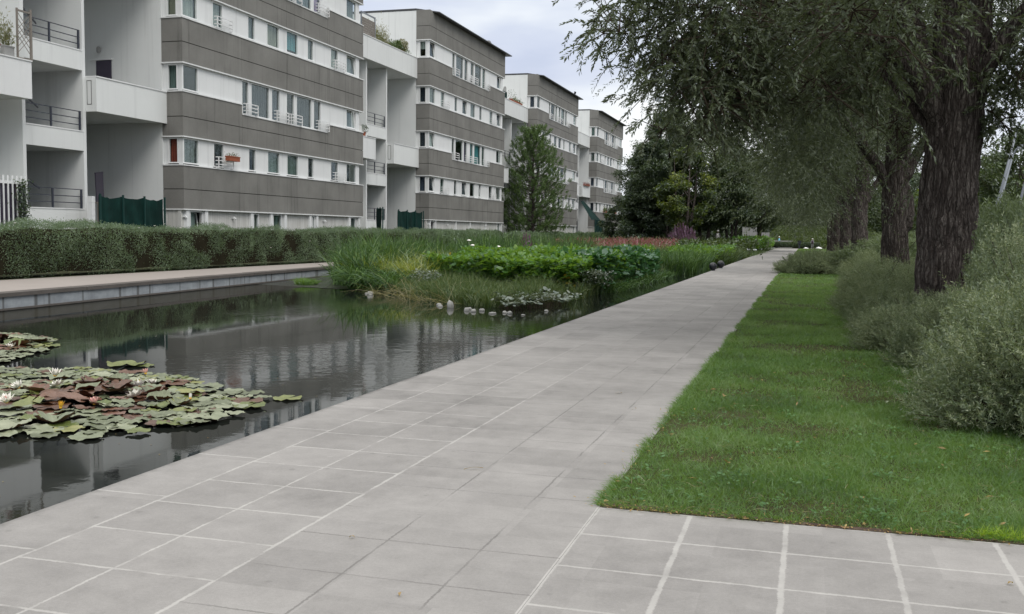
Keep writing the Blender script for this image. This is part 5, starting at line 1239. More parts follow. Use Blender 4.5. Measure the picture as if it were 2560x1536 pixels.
# ------------------------------------------------------------------ far trees
def tree(name, x, y, h, r, zb, mat, lab, n=26000, ls=.17, lw=.09, shape='round', trunks=1, tr=.16, seed=0, grp='trees at the far end of the pond', squash=1.0, holes=.28, nc=110):
    g = np.random.default_rng(seed); T = label(empty(name, (x, y, 0)), lab, 'tree', grp)
    m = MB()
    for k in range(trunks):
        a = 6.28*k/trunks+seed; dx = (.45*math.cos(a) if trunks > 1 else 0); dy = (.45*math.sin(a) if trunks > 1 else 0)
        m.tube([(dx*.5, dy*.5, -.05), (dx*1.2, dy*1.2, zb), (dx*2.4, dy*2, h*.55), (dx*2.8, dy*2, h*.88)], [tr*1.25, tr, tr*.6, tr*.15], 9)
        for q in range(7):
            z0 = zb+(h*.75-zb)*q/7; b = a+q*2.4; L = r*.7*(1-.4*q/7)
            m.tube([(dx*1.5, dy*1.5, z0), (dx+L*.5*math.cos(b), dy+L*.5*math.sin(b), z0+L*.35), (dx+L*math.cos(b), dy+L*math.sin(b), z0+L*.8)], [tr*.42, tr*.25, tr*.08], 5, False)
    m.build('trunk', m_bark, T, smooth=True)
    C = []
    while len(C) < nc:
        t = g.random()
        if shape == 'cone': rr = r*(1-t)**.75*(.85+.3*g.random())+.15; z = zb*.6+(h-zb*.6)*t
        elif shape == 'column': rr = r*(math.sin(PI*min(1, t*.8+.16))**.6)*(.85+.3*g.random()); z = zb+(h-zb)*t
        else: rr = r*math.sqrt(max(.02, 1-(2*t-1)**2))*(.8+.35*g.random()); z = zb+(h-zb)*t
        q = g.uniform(.55, 1.02)*rr; a = g.uniform(0, 2*PI); p = np.array([q*math.cos(a), q*math.sin(a)*squash, z])
        if float(vnoise((p*.5+seed*2.7)[None])[0]) < holes: continue
        C.append([*p, g.uniform(.55, 1.1)])
    C = np.array(C); k = n//nc; S = np.repeat(C, k, 0); N = len(S)
    off = unit(g.normal(size=(N, 3)))*(g.random((N, 1))**.5)*[1, 1, .62]*S[:, 3:4]*r*.30
    P = S[:, :3]+off; D = unit(off*[1, 1, .4]+g.normal(size=(N, 3))*.45*r*.3+[0, 0, -.12*r])
    v, f = leaves(P, D, ls*g.uniform(.6, 1.25, N), lw*g.uniform(.7, 1.2, N), np.tile([0, 0, 1.], (N, 1))+g.normal(size=(N, 3))*.6)
    link('crown', mesh_np('crown', v, f, mat), T); return T
TR = [
 ('conifer', -16.4, 101, 7.8, 1.8, .6, m_darktree, 'dark pointed tree at the left end of the far group, beside the fourth block', dict(shape='cone', seed=1, n=24000)),
 ('conifer', -15.6, 99, 10.2, 2.1, .5, m_darktree, 'dark tree with spiky tips, second from the left in the far group', dict(shape='cone', seed=2, n=24000)),
 ('broadleaf_tree', -13.1, 98, 13.4, 2.3, 2.1, m_darktree, 'tallest dark tree of the far group, beside the mast', dict(shape='column', seed=3, n=36000, nc=150)),
 ('broadleaf_tree', -15.8, 106, 11.3, 3.0, 1.5, m_darktree, 'dark round tree behind the spiky ones in the far group', dict(seed=4, n=26000)),
 ('maple_tree', -10.9, 94, 9.6, 2.1, 2.2, m_maple, 'yellow-green maple in the middle of the far group', dict(seed=5, n=9000, trunks=3, tr=.14, ls=.24, lw=.15, nc=44, holes=.42)),
 ('broadleaf_tree', -9.7, 99, 12.6, 3.2, 2.4, m_midtree, 'green tree rising behind the yellow-green maple', dict(seed=6, n=34000, nc=140, trunks=2)),
 ('broadleaf_tree', -7.2, 100, 9.8, 2.7, 2.2, m_darktree, 'dark tree with sky gaps at the right of the far group, leaning thin trunks', dict(seed=7, n=17000, trunks=3, tr=.12, holes=.36)),
 ('broadleaf_tree', -4.9, 108, 9.4, 3.0, 2.6, m_midtree, 'rightmost tree of the far group, over the grey wall', dict(seed=8, n=22000, trunks=2)),
 ('broadleaf_tree', -19.4, 128, 7.5, 2.6, .8, m_midtree, 'small tree far behind, next to the last block', dict(seed=9, n=9000, ls=.25, lw=.14)),
 ('broadleaf_tree', -1.5, 150, 11.5, 5.0, 1.5, m_darktree, 'broad dark tree beyond the green slope, left one', dict(seed=10, n=20000, ls=.32, lw=.2)),
 ('broadleaf_tree', 5.5, 152, 11, 5.2, 1.2, m_darktree, 'broad dark tree beyond the green slope, right one', dict(seed=11, n=20000, ls=.32, lw=.2)),
 ('broadleaf_tree', -10, 148, 12, 4.8, 1.5, m_midtree, 'tree far behind the maple, beyond the grey wall', dict(seed=12, n=16000, ls=.32, lw=.2)),
 ('broadleaf_tree', 11.5, 90, 6.5, 3.2, 1.5, m_maple, 'bright yellow-green tree seen between the two nearest willow trunks', dict(seed=13, n=12000, ls=.25, lw=.16)),
 ('broadleaf_tree', 7.4, 96, 6.4, 3.0, 1.6, m_midtree, 'small tree seen between the willow trunks, over a light strip of lawn', dict(seed=14, n=10000, ls=.25, lw=.16)),
 ('broadleaf_tree', 11.2, 61, 7.2, 2.6, .8, m_midtree, 'dark tree right of the nearest willow, left of the leaning lamp posts', dict(seed=15, n=14000, ls=.2, lw=.12)),
 ('broadleaf_tree', 11.9, 66, 7.9, 2.6, .8, m_midtree, 'taller dark tree right behind the leaning lamp posts', dict(seed=16, n=16000, ls=.2, lw=.12)),
 ('broadleaf_tree', 20.5, 66, 5.8, 3.4, .6, m_midtree, 'dark tree at the right picture edge behind the shrubs', dict(seed=17, n=14000, ls=.2, lw=.12)),
 ('broadleaf_tree', 20, 118, 9.0, 5.0, .8, m_darktree, 'far dark tree right, glimpsed past the willow trunks', dict(seed=18, n=12000, ls=.34, lw=.2)),
 ('broadleaf_tree', 12.5, 140, 9.5, 5.0, .8, m_darktree, 'far dark tree beyond the lawn, glimpsed past the willow trunks', dict(seed=19, n=12000, ls=.34, lw=.2)),
]
for i, (nm, x, y, h, r, zb, mt, lab, kw) in enumerate(TR):
    if i < 8: r *= 1.22; kw['n'] = int(kw['n']*1.5); kw.setdefault('ls', .21); kw.setdefault('lw', .12); kw['nc'] = int(kw.get('nc', 110)*1.35); kw.setdefault('holes', .30); zb *= (.75 if i < 4 else 1.0)
    tree(nm, x, y, h, r, zb, mt, lab, **kw)
# thickets under and behind the far trees
for i, (x, y, h, r, lab) in enumerate([(-16.5, 112, 4.6, 2.6, 'dark thicket under the far trees, left'), (-12.8, 114, 4.2, 2.4, 'dark thicket behind the purple flowering plant'), (-10.2, 118, 3.6, 2.0, 'dark thicket behind the person in white'),
        (-19.3, 108, 5.0, 2.0, 'dark thicket between the last block and the spiky trees')]):
    tree('thicket', x, y, h, r, .1, m_darktree, lab, n=9000, ls=.26, lw=.16, nc=60, seed=40+i, tr=.07, grp='thickets below the far trees', holes=.1)
k = 70000; x = rng.uniform(-60, 90, k); hh = 7.5+5.0*fbm(np.stack([x*.09, np.zeros(k), np.zeros(k)], 1), 3)*1.3-2; P = np.stack([x, 178+rng.normal(size=k)*3.0, hh*rng.random(k)**.6], 1)
v, f = leaves(P, rand_dir(k), rng.uniform(.6, 1.1, k), .55, np.tile([0, -1., .5], (k, 1))+rng.normal(size=(k, 3))*.5); label(link('far_wood', mesh_np('far_wood', v, f, m_darktree)), 'far-off dark wood closing the view behind everything', 'wood', kind='stuff')

# ------------------------------------------------------------------ pine in front of the flats
def pine(x, y, h, lab):
    g = np.random.default_rng(77); T = label(empty('pine_tree', (x, y, 0)), lab, 'tree')
    m = MB(); m.tube([(0, 0, -.05), (.05, 0, h*.35), (-.05, .05, h*.7), (0, 0, h*.97)], [.19, .14, .08, .02], 9)
    tips = []; zz = 1.0; a = 0
    while zz < h*.95:
        f = zz/h; L = 3.75*(1-f)**.55*min(1, .72+f*1.2)+.2; nb = 7
        for k in range(nb):
            b = a+2*PI*k/nb+g.uniform(-.25, .25); ll = L*g.uniform(.72, 1.12); rise = .30+.45*f
            pts = [Vector((0, 0, zz)), Vector((ll*.5*math.cos(b), ll*.5*math.sin(b), zz+ll*rise*.25)), Vector((ll*math.cos(b), ll*math.sin(b), zz+ll*rise))]
            m.tube(pts, [.05*(1-f)+.015, .03*(1-f)+.01, .006], 5, False)
            for q in range(int(11+10*(1-f))):
                t = g.uniform(.35, 1.04); p = np.array(pts[0].lerp(pts[1], min(1, t*2)) if t < .5 else pts[1].lerp(pts[2], (t-.5)*2))
                p = p+g.normal(size=3)*[.2, .2, .14]*(1-.3*f); tips.append([*p, math.cos(b), math.sin(b)])
        a += 1.1; zz += .40
    for q in range(10): tips.append([g.normal()*.1, g.normal()*.1, h*.9+q*.05*h/10, 0, 0])
    m.build('trunk', m_bark, T)
    tips = np.array(tips); n = 34; C = np.repeat(tips, n, 0); N = len(C)
    ax = unit(np.stack([C[:, 3]*.55, C[:, 4]*.55, np.full(N, 1.0)], 1)); t = g.random((N, 1))*.34
    P = C[:, :3]+ax*t; D = unit(ax*.75+unit(g.normal(size=(N, 3)))*.8)
    v, f = leaves(P, D, g.uniform(.12, .21, N), .030); link('crown', mesh_np('crown', v, f, m_pine), T)
pine(-24.75, 91, 11.2, 'bushy green pine with upright shoots in front of the second and third blocks')

# ------------------------------------------------------------------ things between hedge and flats
def net_fence(x, y0, y1, h, lab, x1=None, sag=.12, posts=3):
    x1 = x if x1 is None else x1
    o = label(empty('mesh_fence', (x, y0, 0)), lab, 'fence', 'green netting fences at the flats')
    V = []; n = 24; m = MB()
    for i in range(n+1):
        t = i/n; top = h-sag*abs(math.sin(PI*t*posts))*rnd.uniform(.5, 1)
        for q in range(7): V.append(((x1-x)*t+.03*math.sin(i*1.3+q), (y1-y0)*t, top*q/6))
    m.add(V, [(i*7+q, (i+1)*7+q, (i+1)*7+q+1, i*7+q+1) for i in range(n) for q in range(6)]); m.build('netting', m_net, o)
    for k in range(posts+1):
        t = k/posts; p = MB(); p.box(-.03, .03, -.03, .03, 0, h+.06); p.build('post', m_netpost, o, ((x1-x)*t+.07, (y1-y0)*t, 0))
net_fence(-26.3, 32.9, 36.95, 2.80, 'dark green netting fence beside the nearest block, under the balcony')
net_fence(-24.9, 56.6, 58.3, 2.95, 'narrow dark green netting fence at the right end of the nearest block', -26.0, .04, 2)
net_fence(-26.3, 62.4, 66.9, 2.95, 'green netting fence left of the second block, sagging in the middle')
net_fence(-24.8, 119.6, 125.5, 3.2, 'tall green fence between the third and fourth blocks', None, .03, 4)
o = label(empty('net_roof', (-25.2, 118.5, 0)), 'sloping dark green netting panel above the fence between the third and fourth blocks', 'netting')
m = MB(); m.add([(0, 1, 3.3), (0, 6.2, 3.3), (-1.0, 1.2, 5.4), (-1.0, -.6, 5.4)], [(0, 1, 2, 3)]); m.add([(0.02, 1, 3.26), (0.02, 6.2, 3.26), (-1.0, 1.2, 5.36), (-1.0, -.6, 5.36)], [(3, 2, 1, 0)]); m.build('netting', m_net, o)
m = MB(); m.bar((.03, .9, 3.25), (.03, 6.3, 3.25), .05); m.bar((-1, -.7, 5.42), (-1, 1.3, 5.42), .05); m.bar((.03, 6.2, 3.25), (-1, 1.25, 5.42), .05); m.build('frame', m_netpost, o)
# white brick pier
m = MB()
for k in range(11): m.box(-.12, .10, -.09+.004*(k % 2), .09, k*.25+.006, (k+1)*.25-.006)
m.box(-.11, .09, -.08, .08, 0, 2.75)
label(m.build('brick_pier', m_white2, None, (-26.4, 32.6, 0)), 'white block pier at the left end of the green netting fence', 'pier')
# dark leaning board above the fence, and the white picket fence
m = MB(); m.box(-.02, .02, -.45, .45, 0, 1.2); m.bar((0, -.45, 0), (0, .45, 0), .06); m.bar((0, -.45, 1.2), (0, .45, 1.2), .06)
label(m.build('board', m_door, None, (-28.3, 35.5, 2.62), (R(6), 0, R(20))), 'dark upright board behind the green netting fence', 'board')
o = label(empty('rack', (-28.3, 35.5, 0)), 'tall grey shelf rack carrying the dark board behind the netting', 'rack')
m = MB(); m.box(-.3, .3, -.5, .5, 2.54, 2.61); m.build('top', m_wood, o)
for a_, b_ in ((-.27, -.47), (.27, -.47), (-.27, .47), (.27, .47)): m = MB(); m.box(a_-.03, a_+.03, b_-.03, b_+.03, 0, 2.54); m.build('leg', m_wood, o)
o = label(empty('picket_fence', (-25.0, 24.5, 0)), 'tall fence of thin white pickets at the left picture edge', 'fence')
for z in (.5, 2.95): m = MB(); m.box(-.05, -.02, 0, 3.3, z, z+.09); m.build('rail', m_frame, o)
m = MB(); m.box(-.12, -.09, 0, 3.3, .1, 3.0); m.build('backing', m_door, o)
for k in range(17):
    y_ = .08+k*.195; m = MB(); m.box(-.018, .012, y_-.022, y_+.022, .05, 3.22+.0*k); m.build('picket', m_frame, o)
P = np.stack([rng.normal(size=900)*.06+.04, 2.95+rng.normal(size=900)*.16, rng.uniform(.8, 3.1, 900)], 1)
v, f = leaves(P, rand_dir(900), .09, .05)
iv = label(empty('climbing_plant', (-24.95, 24.5, 0)), 'dark climber growing up the right end of the picket fence', 'climbing plant')
link('leaves', mesh_np('leaves', v, f, m_darktree), iv); m = MB(); m.tube([(.05, 2.7, 0), (.03, 2.85, 1.5), (.05, 2.6, 3)], [.02, .015, .006], 5); m.build('stem', m_twig, iv)

def potted(x, y, z, r, hp, mp, lab, rf, mat, n=260, ll=.09, lw=.035, cat='potted plant', kind='bush', flat=1.0):
    o = label(empty('potted_plant', (x, y, z)), lab, cat)
    m = MB(); m.lathe([(r*.7, 0), (r*.95, hp*.9), (r*1.08, hp*.9), (r*1.08, hp), (r*.85, hp*.98)], 0, 0, 12); m.build('pot', mp, o)
    d = rand_dir(n)*(rng.random((n, 1))**.4)*rf*[1, 1, flat]; P = d+[0, 0, hp+rf*.75*flat]; v, f = leaves(P, unit(d+[0, 0, .1]), ll, lw); link('foliage', mesh_np('foliage', v, f, mat), o)
    m = MB(); m.tube([(0, 0, hp*.9), (0, 0, hp+rf*.8*flat)], .012, 4); m.build('stem', m_twig, o)
    return o
def planter(x, y0, y1, z, w, h, mp, lab, mat, n=300, rise=.3, ll=.09, lw=.035, m2=None):
    o = label(empty('planter', (x, y0, z)), lab, 'planter')
    L = y1-y0; m = MB(); m.box(-w/2, w/2, 0, L, 0, h); m.box(-w/2-.015, w/2+.015, -.015, L+.015, h-.04, h+.005); m.build('box', mp, o)
    P = np.stack([rng.normal(size=n)*w*.35, rng.uniform(0, L, n), h+np.abs(rng.normal(size=n))*rise*.55], 1)
    v, f = leaves(P, unit(rng.normal(size=(n, 3))*.6+[0, 0, .8]), ll, lw); link('foliage', mesh_np('foliage', v, f, mat), o)
    if m2:
        k = n//6; P = np.stack([rng.normal(size=k)*w*.4, rng.uniform(0, L, k), h+np.abs(rng.normal(size=k))*rise*.6+.05], 1); v, f = leaves(P, rand_dir(k), ll*.6, lw*1.6); link('flowers', mesh_np('flowers', v, f, m2), o)
    return o
# flower box hanging on the guard rail of the nearest block
planter(-25.76, 41.05, 41.95, 4.70, .22, .22, m_terra, 'terracotta flower box hanging on a white guard rail of the nearest block', m_sedge, 90, .12, .08, .02, m_redfl)
# left balcony
def lattice():
    o = label(empty('lattice_screen', (-26.5, 29.1, 7.38)), 'weathered wooden lattice screen standing on the balcony at the upper left', 'screen')
    m = MB()
    for k in range(9): m.bar((0, .06*k-.02, .0+0), (0, min(.62, .06*k+1.0), 0), .01) if False else None
    for k in range(-10, 8):
        for s in (1, -1):
            y0_, z0_ = 0.04, k*.2; pts = []
            for t in np.linspace(0, 1, 2): pts.append((0.0+.004*s, .04+.58*t, (z0_+.58*t if s > 0 else z0_+1.6-.58*t)))
            a_, b_ = pts
            if min(a_[2], b_[2]) > .04 and max(a_[2], b_[2]) < 1.66: m.bar(a_, b_, .02, .012)
    m.build('lattice', m_wood, o)
    m = MB(); m.box(-.03, .03, 0, .05, 0, 1.72); m.box(-.03, .03, .62, .70, 0, 1.78); m.box(-.028, .028, .051, .619, 0, .05); m.box(-.028, .028, .051, .619, 1.62, 1.68); m.build('frame', m_wood, o)
lattice()
planter(-26.7, 28.55, 29.0, 7.38, .35, .36, m_concrete, 'square grey planter with a spiky plant beside the lattice screen', m_meadow, 420, .75, .16, .03)
potted(-26.62, 28.32, 7.38, .11, .26, m_whitepot, 'white pot with small red flowers, beside the square grey planter', .12, m_redfl, 80, .05, .03)
potted(-26.6, 28.0, 7.38, .10, .24, m_whitepot, 'second white pot on the balcony wall, nearer the left picture edge', .08, m_sedge, 60, .05, .03)
# things on the small balcony and the roof terrace after the nearest block
potted(-26.5, 57.5, 7.375, .13, .25, m_terra, 'red pot with pale flowers on the small balcony at the end of the nearest block', .26, m_silver, 160, .08, .05)
m = MB(); m.box(-.13, .13, -.28, .28, 0, .02); m.box(-.13, .13, -.28, .28, .36, .38); m.box(-.13, -.11, -.28, .28, .02, .36); m.box(.11, .13, -.28, .28, .02, .36); m.box(-.109, .109, -.28, -.26, .02, .36)
label(m.build('box', m_whitepot, None, (-26.25, 56.1, 7.50)), 'small white open box on the ledge at the end of the nearest block', 'box')
o = label(empty('wooden_screen', (-27.0, 58.2, 13.78)), 'brown slatted privacy screen with a light frame on the roof terrace', 'screen')
for k in range(7): m = MB(); m.box(-.02, .02, 0.0, 2.0, .05+k*.145, .17+k*.145); m.build('slat', m_wood, o)
m = MB(); m.box(-.035, .035, -.06, 0, 0, 1.35); m.box(-.035, .035, 2.0, 2.07, 0, 1.35); m.box(-.035, .035, 0.001, 1.999, 1.27, 1.35); m.build('frame', m_steel, o)
planter(-27.35, 60.6, 63.0, 13.78, .4, .10, m_wood, 'long planter of grasses on the roof terrace, left part', m_meadow, 900, .8, .22, .03)
planter(-27.35, 63.1, 66.3, 13.78, .4, .10, m_wood, 'long planter of low plants on the roof terrace, right part', m_sedge, 900, .35, .14, .05)
potted(-27.3, 65.4, 13.80, .16, .2, m_terra, 'round clipped bush on the roof terrace between the first two blocks', .42, m_meadow, 700, .1, .05)
potted(-27.3, 64.6, 13.80, .14, .18, m_terra, 'smaller round bush beside the clipped one on the roof terrace', .32, m_sedge, 400, .1, .05)
# second terrace (between blocks two and three)
potted(-27.25, 91.8, 13.80, .2, .3, m_terra, 'leggy plant in a red pot on the terrace between the second and third blocks', .5, m_silver, 120, .1, .05)
planter(-27.25, 92.4, 95.2, 13.80, .35, .22, m_terra, 'row of terracotta boxes with plants on the terrace before the third block', m_sedge, 300, .3, .12, .05, m_redfl)
m = MB(); m.box(-.5, -.45, -.4, .4, 0, 1.25); m.box(-.45, .4, -.4, .4, 0, .5); m.box(-.45, .4, -.42, -.36, .5, .75); m.box(-.45, .4, .36, .42, .5, .75); m.box(-.5, .3, -.4, .4, 1.25, 1.3)
label(m.build('swing_seat', m_door, None, (-27.6, 86.9, 13.78)), 'dark canopied seat on the terrace at the end of the second block', 'seat')
m = MB()
for k in range(7): a_ = .4*k; m.bar((0, -.5+.16*k, 0), (0, -.5+.16*k, .8+.35*math.sin(a_)), .03)
for k in range(6): m.bar((0, -.5+.16*k, .8+.35*math.sin(.4*k)), (0, -.5+.16*(k+1), .8+.35*math.sin(.4*(k+1))), .035)
label(m.build('arched_trellis', m_concrete, None, (-27.2, 89.6, 13.80)), 'pale arched trellis on the terrace before the third block', 'trellis')
m = MB(); m.box(-.02, .02, -.9, .9, 0, .55); m.bar((0, -.9, .57), (0, .9, .57), .05)
label(m.build('glass_screen', m_net, None, (-27.05, 88.9, 13.81)), 'low dark green screen on the terrace before the third block', 'screen')
planter(-26.7, 121.9, 125.2, 7.46, .2, .12, m_terra, 'red flower boxes on the balcony left of the fourth block', m_redfl, 200, .2, .12, .06)
o = potted(-27.3, 116.2, 13.80, .3, .5, m_terra, 'dark bushy plant on the terrace at the end of the third block', .8, m_darktree, 700, .16, .08)
for k in range(3):
    planter(-25.82, 130.4+k*3.4, 132.2+k*3.4, 4.34, .2, .15, m_terra, ['window boxes with reddish plants on the lowest row of the fourth block, left ones', 'window boxes with reddish plants on the lowest row of the fourth block, middle ones', 'window boxes with reddish plants on the lowest row of the fourth block, right ones'][k], m_ivy, 200, .45, .14, .07, m_redfl)
# birds on the third roof
for k, (y_, lab) in enumerate([(111.9, 'dark bird perched on the roof edge of the third block')]):
    m = MB(); m.lathe([(.01, -.25), (.06, -.18), (.10, 0), (.09, .12), (.03, .2)], 0, 0, 10)
    b_ = label(empty('bird', (-25.7, y_, 17.12), .5), lab, 'bird'); q = m.build('body', m_bird, b_, (0, 0, .17), (R(62), 0, 0), True); q.scale = (1.2, 1.2, 1.2)
    m = MB(); m.tube([(0, .1, .26), (0, .17, .33), (0, .26, .33)], [.06, .06, .008], 8); m.build('head', m_bird, b_, smooth=True)
    for s_ in (-.04, .04): m = MB(); m.tube([(s_, 0, 0), (s_, 0, .13)], .008, 4); m.build('leg', m_bird, b_)

# ------------------------------------------------------------------ mast, leaning lamp posts
o = label(empty('floodlight_mast', (-19.6, 138, 0)), 'tall grey mast with round floodlights and a platform behind the far trees', 'mast')
m = MB(); m.tube([(0, 0, 0), (0, 0, 10), (0, 0, 17.9)], [.26, .2, .15], 10); m.build('pole', m_steel, o)
m = MB(); m.box(-.2, 2.3, -.5, .5, 16.6, 16.72); m.box(-.4, 1.9, -.4, .4, 15.5, 15.58)
for xx in np.arange(-.2, 2.4, .32): m.bar((xx, -.5, 16.72), (xx, -.5, 17.75), .04)
m.bar((-.2, -.5, 17.75), (2.3, -.5, 17.75), .05); m.bar((-.2, .5, 17.75), (2.3, .5, 17.75), .05); m.build('platform', m_steel, o)
for k, z in enumerate((18.8, 19.9, 21.0, 22.1)):
    m = MB(); m.lathe([(.12, -.22), (.45, -.12), (.52, .1), (.40, .16)], 0, 0, 14); m.build('floodlight', m_steel, o, (-.25*(k % 2)-.1-k*.18, 0, z), (R(70), 0, 0))
m = MB(); m.tube([(0, 0, 17.9), (-.75, 0, 22.6)], .08, 6); m.build('head_frame', m_steel, o)
def lean_post(x, y, h, dx, lab, arm=.9, r=.045):
    o = label(empty('lamp_post', (x, y, 0)), lab, 'lamp post', 'leaning lamp posts')
    m = MB(); m.tube([(0, 0, 0), (dx*.5, 0, h*.5), (dx, 0, h)], [r*1.15, r, r*.75], 10); m.build('pole', m_steel, o, smooth=True)
    m = MB(); m.tube([(dx, 0, h-.02), (dx+arm*.15, 0, h+.16), (dx+arm*.3, 0, h+.22)], .035, 6); m.build('arm', m_steel, o)
    m = MB(); m.add([(dx+arm*.2, -.12, h+.16), (dx+arm, -.07, h+.30), (dx+arm, .07, h+.30), (dx+arm*.2, .12, h+.16), (dx+arm*.25, -.1, h+.30), (dx+arm*.9, -.05, h+.37), (dx+arm*.9, .05, h+.37), (dx+arm*.25, .1, h+.30)],
                    [(0, 3, 2, 1), (4, 5, 6, 7), (0, 1, 5, 4), (1, 2, 6, 5), (2, 3, 7, 6), (3, 0, 4, 7)]); m.build('lamp_head', m_steel, o)
lean_post(5.64, 38, 5.44, 1.10, 'longer leaning grey lamp post right of the nearest willow')
lean_post(5.77, 38.6, 4.47, .95, 'shorter leaning lamp post crossing the longer one', .55)
lean_post(5.95, 36.0, 5.4, 1.15, 'third leaning lamp post, cut off by the right picture edge')

# ------------------------------------------------------------------ path end: low hedge, slope, wall, table, bin, fence, people
EH = label(empty('low_hedge', (0, 0, 0)), 'low rounded dark hedge closing the far end of the path', 'hedge')
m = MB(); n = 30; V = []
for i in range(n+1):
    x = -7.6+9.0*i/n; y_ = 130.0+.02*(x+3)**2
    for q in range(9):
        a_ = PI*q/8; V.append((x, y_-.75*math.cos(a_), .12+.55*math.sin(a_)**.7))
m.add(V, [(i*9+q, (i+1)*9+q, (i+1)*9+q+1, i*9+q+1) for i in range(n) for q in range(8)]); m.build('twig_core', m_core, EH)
k = 9000; x = rng.uniform(-7.6, 1.4, k); a_ = rng.random(k)*PI*.62; P = np.stack([x, 130.0+.02*(x+3)**2-.78*np.cos(a_), .14+.60*np.sin(a_)**.7], 1)
v, f = leaves(P, rand_dir(k)+[0, -.3, .4], .12, .06); link('foliage', mesh_np('foliage', v, f, m_darktree), EH)
sl = MB(); V = []; nx, ny = 26, 8
for j in range(ny+1):
    for i in range(nx+1):
        x = -7.0+26*i/nx; t = j/ny; y_ = 133.5+9*t
        V.append((x, y_, 2.75*t**.8*(min(1, (x+7)/3.0))+.12*float(vnoise(np.array([[x, y_, 0.]]))[0])-.02))
sl.add(V, [(j*(nx+1)+i, j*(nx+1)+i+1, (j+1)*(nx+1)+i+1, (j+1)*(nx+1)+i) for j in range(ny) for i in range(nx)]); label(sl.build('slope', m_lawn), kind='structure')
k = 26000; x = rng.uniform(-6.5, 19, k); t = rng.random(k); P = np.stack([x, 133.4+9*t, 2.75*t**.8*np.minimum(1, (x+7)/3.0)+.12], 1)
v, f = leaves(P, rand_dir(k)+[0, -.4, .5], rng.uniform(.14, .3, k), .13); label(link('ivy_cover', mesh_np('ivy_cover', v, f, m_ivy)), 'dense green ground cover on the slope behind the end of the path', 'ground cover', kind='stuff')
o = label(empty('concrete_wall', (-8.1, 132.0, 0)), 'pale grey concrete wall stepping down beside the green slope', 'wall')
m = MB(); m.box(0, 1.75, 0, .35, 0, 2.62); m.box(1.78, 3.35, .02, .35, 0, 1.95); m.box(3.38, 6.2, .04, .35, 0, .95); m.build('wall_face', m_concrete, o)
m = MB(); m.box(-.6, 1.9, -1.2, -.4, 0, .42); label(m.build('concrete_bench', m_concrete, None, (-8.6, 132.2, 0)), 'low white concrete ledge in front of the grey wall', 'ledge')
o = label(empty('table', (-4.15, 131.8, 0)), 'small pale stone table with several legs in front of the green slope', 'table')
m = MB(); m.box(-.95, .95, -.4, .4, .82, .92); m.build('tabletop', m_concrete, o)
for a_ in (-.75, -.05, .6, .8): m = MB(); m.box(a_-.06, a_+.06, -.25, .25, 0, .82); m.build('leg', m_concrete, o)
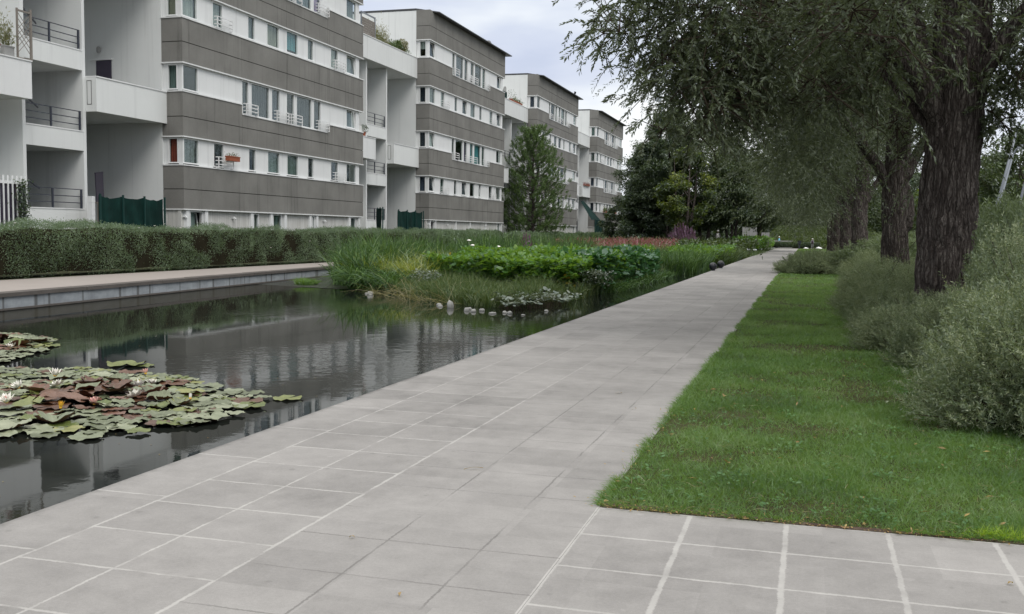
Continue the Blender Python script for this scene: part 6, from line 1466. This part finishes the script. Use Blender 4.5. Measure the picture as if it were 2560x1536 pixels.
def person(name, loc, h, lab, mats, rz=0, lean=0.0, sit=False):
    """one skinned figure; hat and clothing are children"""
    o = label(empty(name, loc, rz), lab, 'person'); s = h/1.75
    if sit:
        J = {'pel': (0, 0, .50), 'che': (0, -.10+lean*.5, .86), 'nec': (0, -.12+lean*.8, 1.08), 'hea': (0, -.12+lean, 1.24), 'sl': (-.19, -.1+lean*.7, 1.02), 'el': (-.26, .08+lean, .80), 'hl': (-.16, .28+lean*.6, .82), 'sr': (.19, -.1+lean*.7, 1.02), 'er': (.26, .08+lean, .80), 'hr': (.16, .28+lean*.6, .82),
             'kl': (-.13, .42, .50), 'al': (-.13, .42, .08), 'tl': (-.13, .58, .03), 'kr': (.13, .42, .50), 'ar': (.13, .42, .08), 'tr': (.13, .58, .03), 'hil': (-.1, .02, .48), 'hir': (.1, .02, .48)}
    else:
        J = {'pel': (0, 0, .95), 'che': (0, .01, 1.25), 'nec': (0, 0, 1.48), 'hea': (0, .02, 1.64), 'sl': (-.19, 0, 1.42), 'el': (-.25, .03, 1.14), 'hl': (-.22, .16, .93), 'sr': (.19, 0, 1.42), 'er': (.25, .02, 1.14), 'hr': (.24, .10, .90),
             'kl': (-.12, .05, .50), 'al': (-.13, -.03, .08), 'tl': (-.13, .13, .03), 'kr': (.12, .02, .50), 'ar': (.12, -.02, .08), 'tr': (.13, .13, .03), 'hil': (-.1, 0, .90), 'hir': (.1, 0, .90)}
    RAD = {'pel': .14, 'che': .155, 'nec': .055, 'hea': .105, 'sl': .065, 'el': .045, 'hl': .035, 'sr': .065, 'er': .045, 'hr': .035, 'kl': .065, 'al': .042, 'tl': .035, 'kr': .065, 'ar': .042, 'tr': .035, 'hil': .09, 'hir': .09}
    K = list(J); E_ = [('pel', 'che'), ('che', 'nec'), ('nec', 'hea'), ('che', 'sl'), ('sl', 'el'), ('el', 'hl'), ('che', 'sr'), ('sr', 'er'), ('er', 'hr'), ('pel', 'hil'), ('hil', 'kl'), ('kl', 'al'), ('al', 'tl'), ('pel', 'hir'), ('hir', 'kr'), ('kr', 'ar'), ('ar', 'tr')]
    me = bpy.data.meshes.new('body'); me.from_pydata([tuple(c*s for c in J[k_]) for k_ in K], [(K.index(a), K.index(b)) for a, b in E_], [])
    b = link('body', me, o); me.materials.append(mats[1])
    sk = b.modifiers.new('skin', 'SKIN'); b.modifiers.new('sub', 'SUBSURF').render_levels = 1
    for i, k_ in enumerate(K): d = me.skin_vertices[0].data[i]; d.radius = (RAD[k_]*s, RAD[k_]*s); d.use_root = (k_ == 'pel')
    hx, hy, hz = [c*s for c in J['hea']]
    m = MB(); n = 10; m.lathe([(.10*s*math.sin(PI*(i+.3)/(n+.6))*.92, -.125*s*math.cos(PI*(i+.3)/(n+.6))) for i in range(n+1)], 0, 0, 14); m.build('face', m_skin, o, (hx, hy+.012, hz), smooth=True)
    m = MB(); m.lathe([(.115*s, -.02*s), (.125*s, .03*s), (.10*s, .10*s), (.03*s, .14*s)], 0, 0, 14); m.build('hat', mats[0], o, (hx, hy-.01, hz+.02*s), smooth=True)
    m = MB(); px, py, pz = [c*s for c in J['pel']]; cx, cy, cz = [c*s for c in J['nec']]
    m.tube([(px, py, pz-.06*s), (px, py, pz+.05*s), ((px+cx)/2, (py+cy)/2, (pz+cz)/2), (cx, cy, cz-.05*s)], [.185*s, .175*s, .19*s, .10*s], 14); m.build('jacket', mats[2], o, smooth=True)
    return o
person('person', (.50, 128.6, 0), 1.25, 'child with a white hat and dark clothes standing on the far grass', (m_cloth_w, m_cloth_g, m_cloth_d), PI)
person('person', (-9.05, 107.0, .28), 1.75, 'slim person in white seen between the dark trunks of the far group', (m_cloth_w, m_cloth_g, m_cloth_w), PI*.9)
person('person', (-3.55, 133.0, .45), 1.3, 'person in pale blue leaning over the small stone table', (m_cloth_w, m_cloth_d, m_cloth_b), PI, .18, True)
m = MB(); m.box(-.35, .35, -.2, .2, 0, .9); label(m.build('stone_block', m_concrete, None, (-3.5, 133.0, 0)), 'grey block on which the pale blue person sits', 'block')
mp = MB(); mp.add([(-10.6, 104.5, .0), (-7.6, 104.5, .0), (-7.6, 110, .0), (-10.6, 110, .0), (-10.1, 105.4, .28), (-8.1, 105.4, .28), (-8.1, 109, .28), (-10.1, 109, .28)], [(4, 5, 6, 7), (0, 1, 5, 4), (1, 2, 6, 5), (2, 3, 7, 6), (3, 0, 4, 7)])
label(mp.build('earth_mound', m_ground), kind='structure')
for (x, y_, s_, lab) in ((-.25, 128.4, .22, 'white bag lying on the far grass beside the child'), (1.25, 128.9, .3, 'white blanket bundle behind the child')):
    m = MB(); nu = 10; V = []; F = []
    for j in range(5):
        for i in range(nu):
            th = 2*PI*i/nu; q = [1, 1.05, .85, .5, .1][j]*(1+.12*math.sin(3*th+j)); V.append((q*math.cos(th)*s_*1.3, q*math.sin(th)*s_*.8, s_*.22*j))
    for j in range(4):
        for i in range(nu): F.append((j*nu+i, j*nu+(i+1) % nu, (j+1)*nu+(i+1) % nu, (j+1)*nu+i))
    m.add(V, F); label(m.build('bag', m_cloth_w, None, (x, y_, 0), smooth=True), lab, 'bag')
o = label(empty('litter_bin', (-1.0, 125.5, 0)), 'dark flared litter bin on a post at the far end of the path', 'bin')
m = MB(); m.lathe([(.16, .55), (.25, .95), (.27, 1.0), (.22, .98)], 0, 0, 14); m.build('basket', m_rail, o); m = MB(); m.box(-.09, .09, -.06, .06, 0, .56); m.build('post', m_rail, o)
o = label(empty('railing', (-17.1, 104, 0)), 'grey metal railing below the far trees, left of the purple plant', 'railing')
for k in range(4): m = MB(); m.box(k*1.7-.03, k*1.7+.03, -.03, .03, 0, 1.9); m.build('post', m_steel, o)
for z in (.5, 1.1, 1.7): m = MB(); m.box(0, 5.1, -.045, -.032, z, z+.06); m.build('rail', m_steel, o)
m = MB()
for k in range(40): m.bar((k*.13, 0, .1), (k*.13, 0, 1.8), .012)
m.build('grille', m_steel, o)
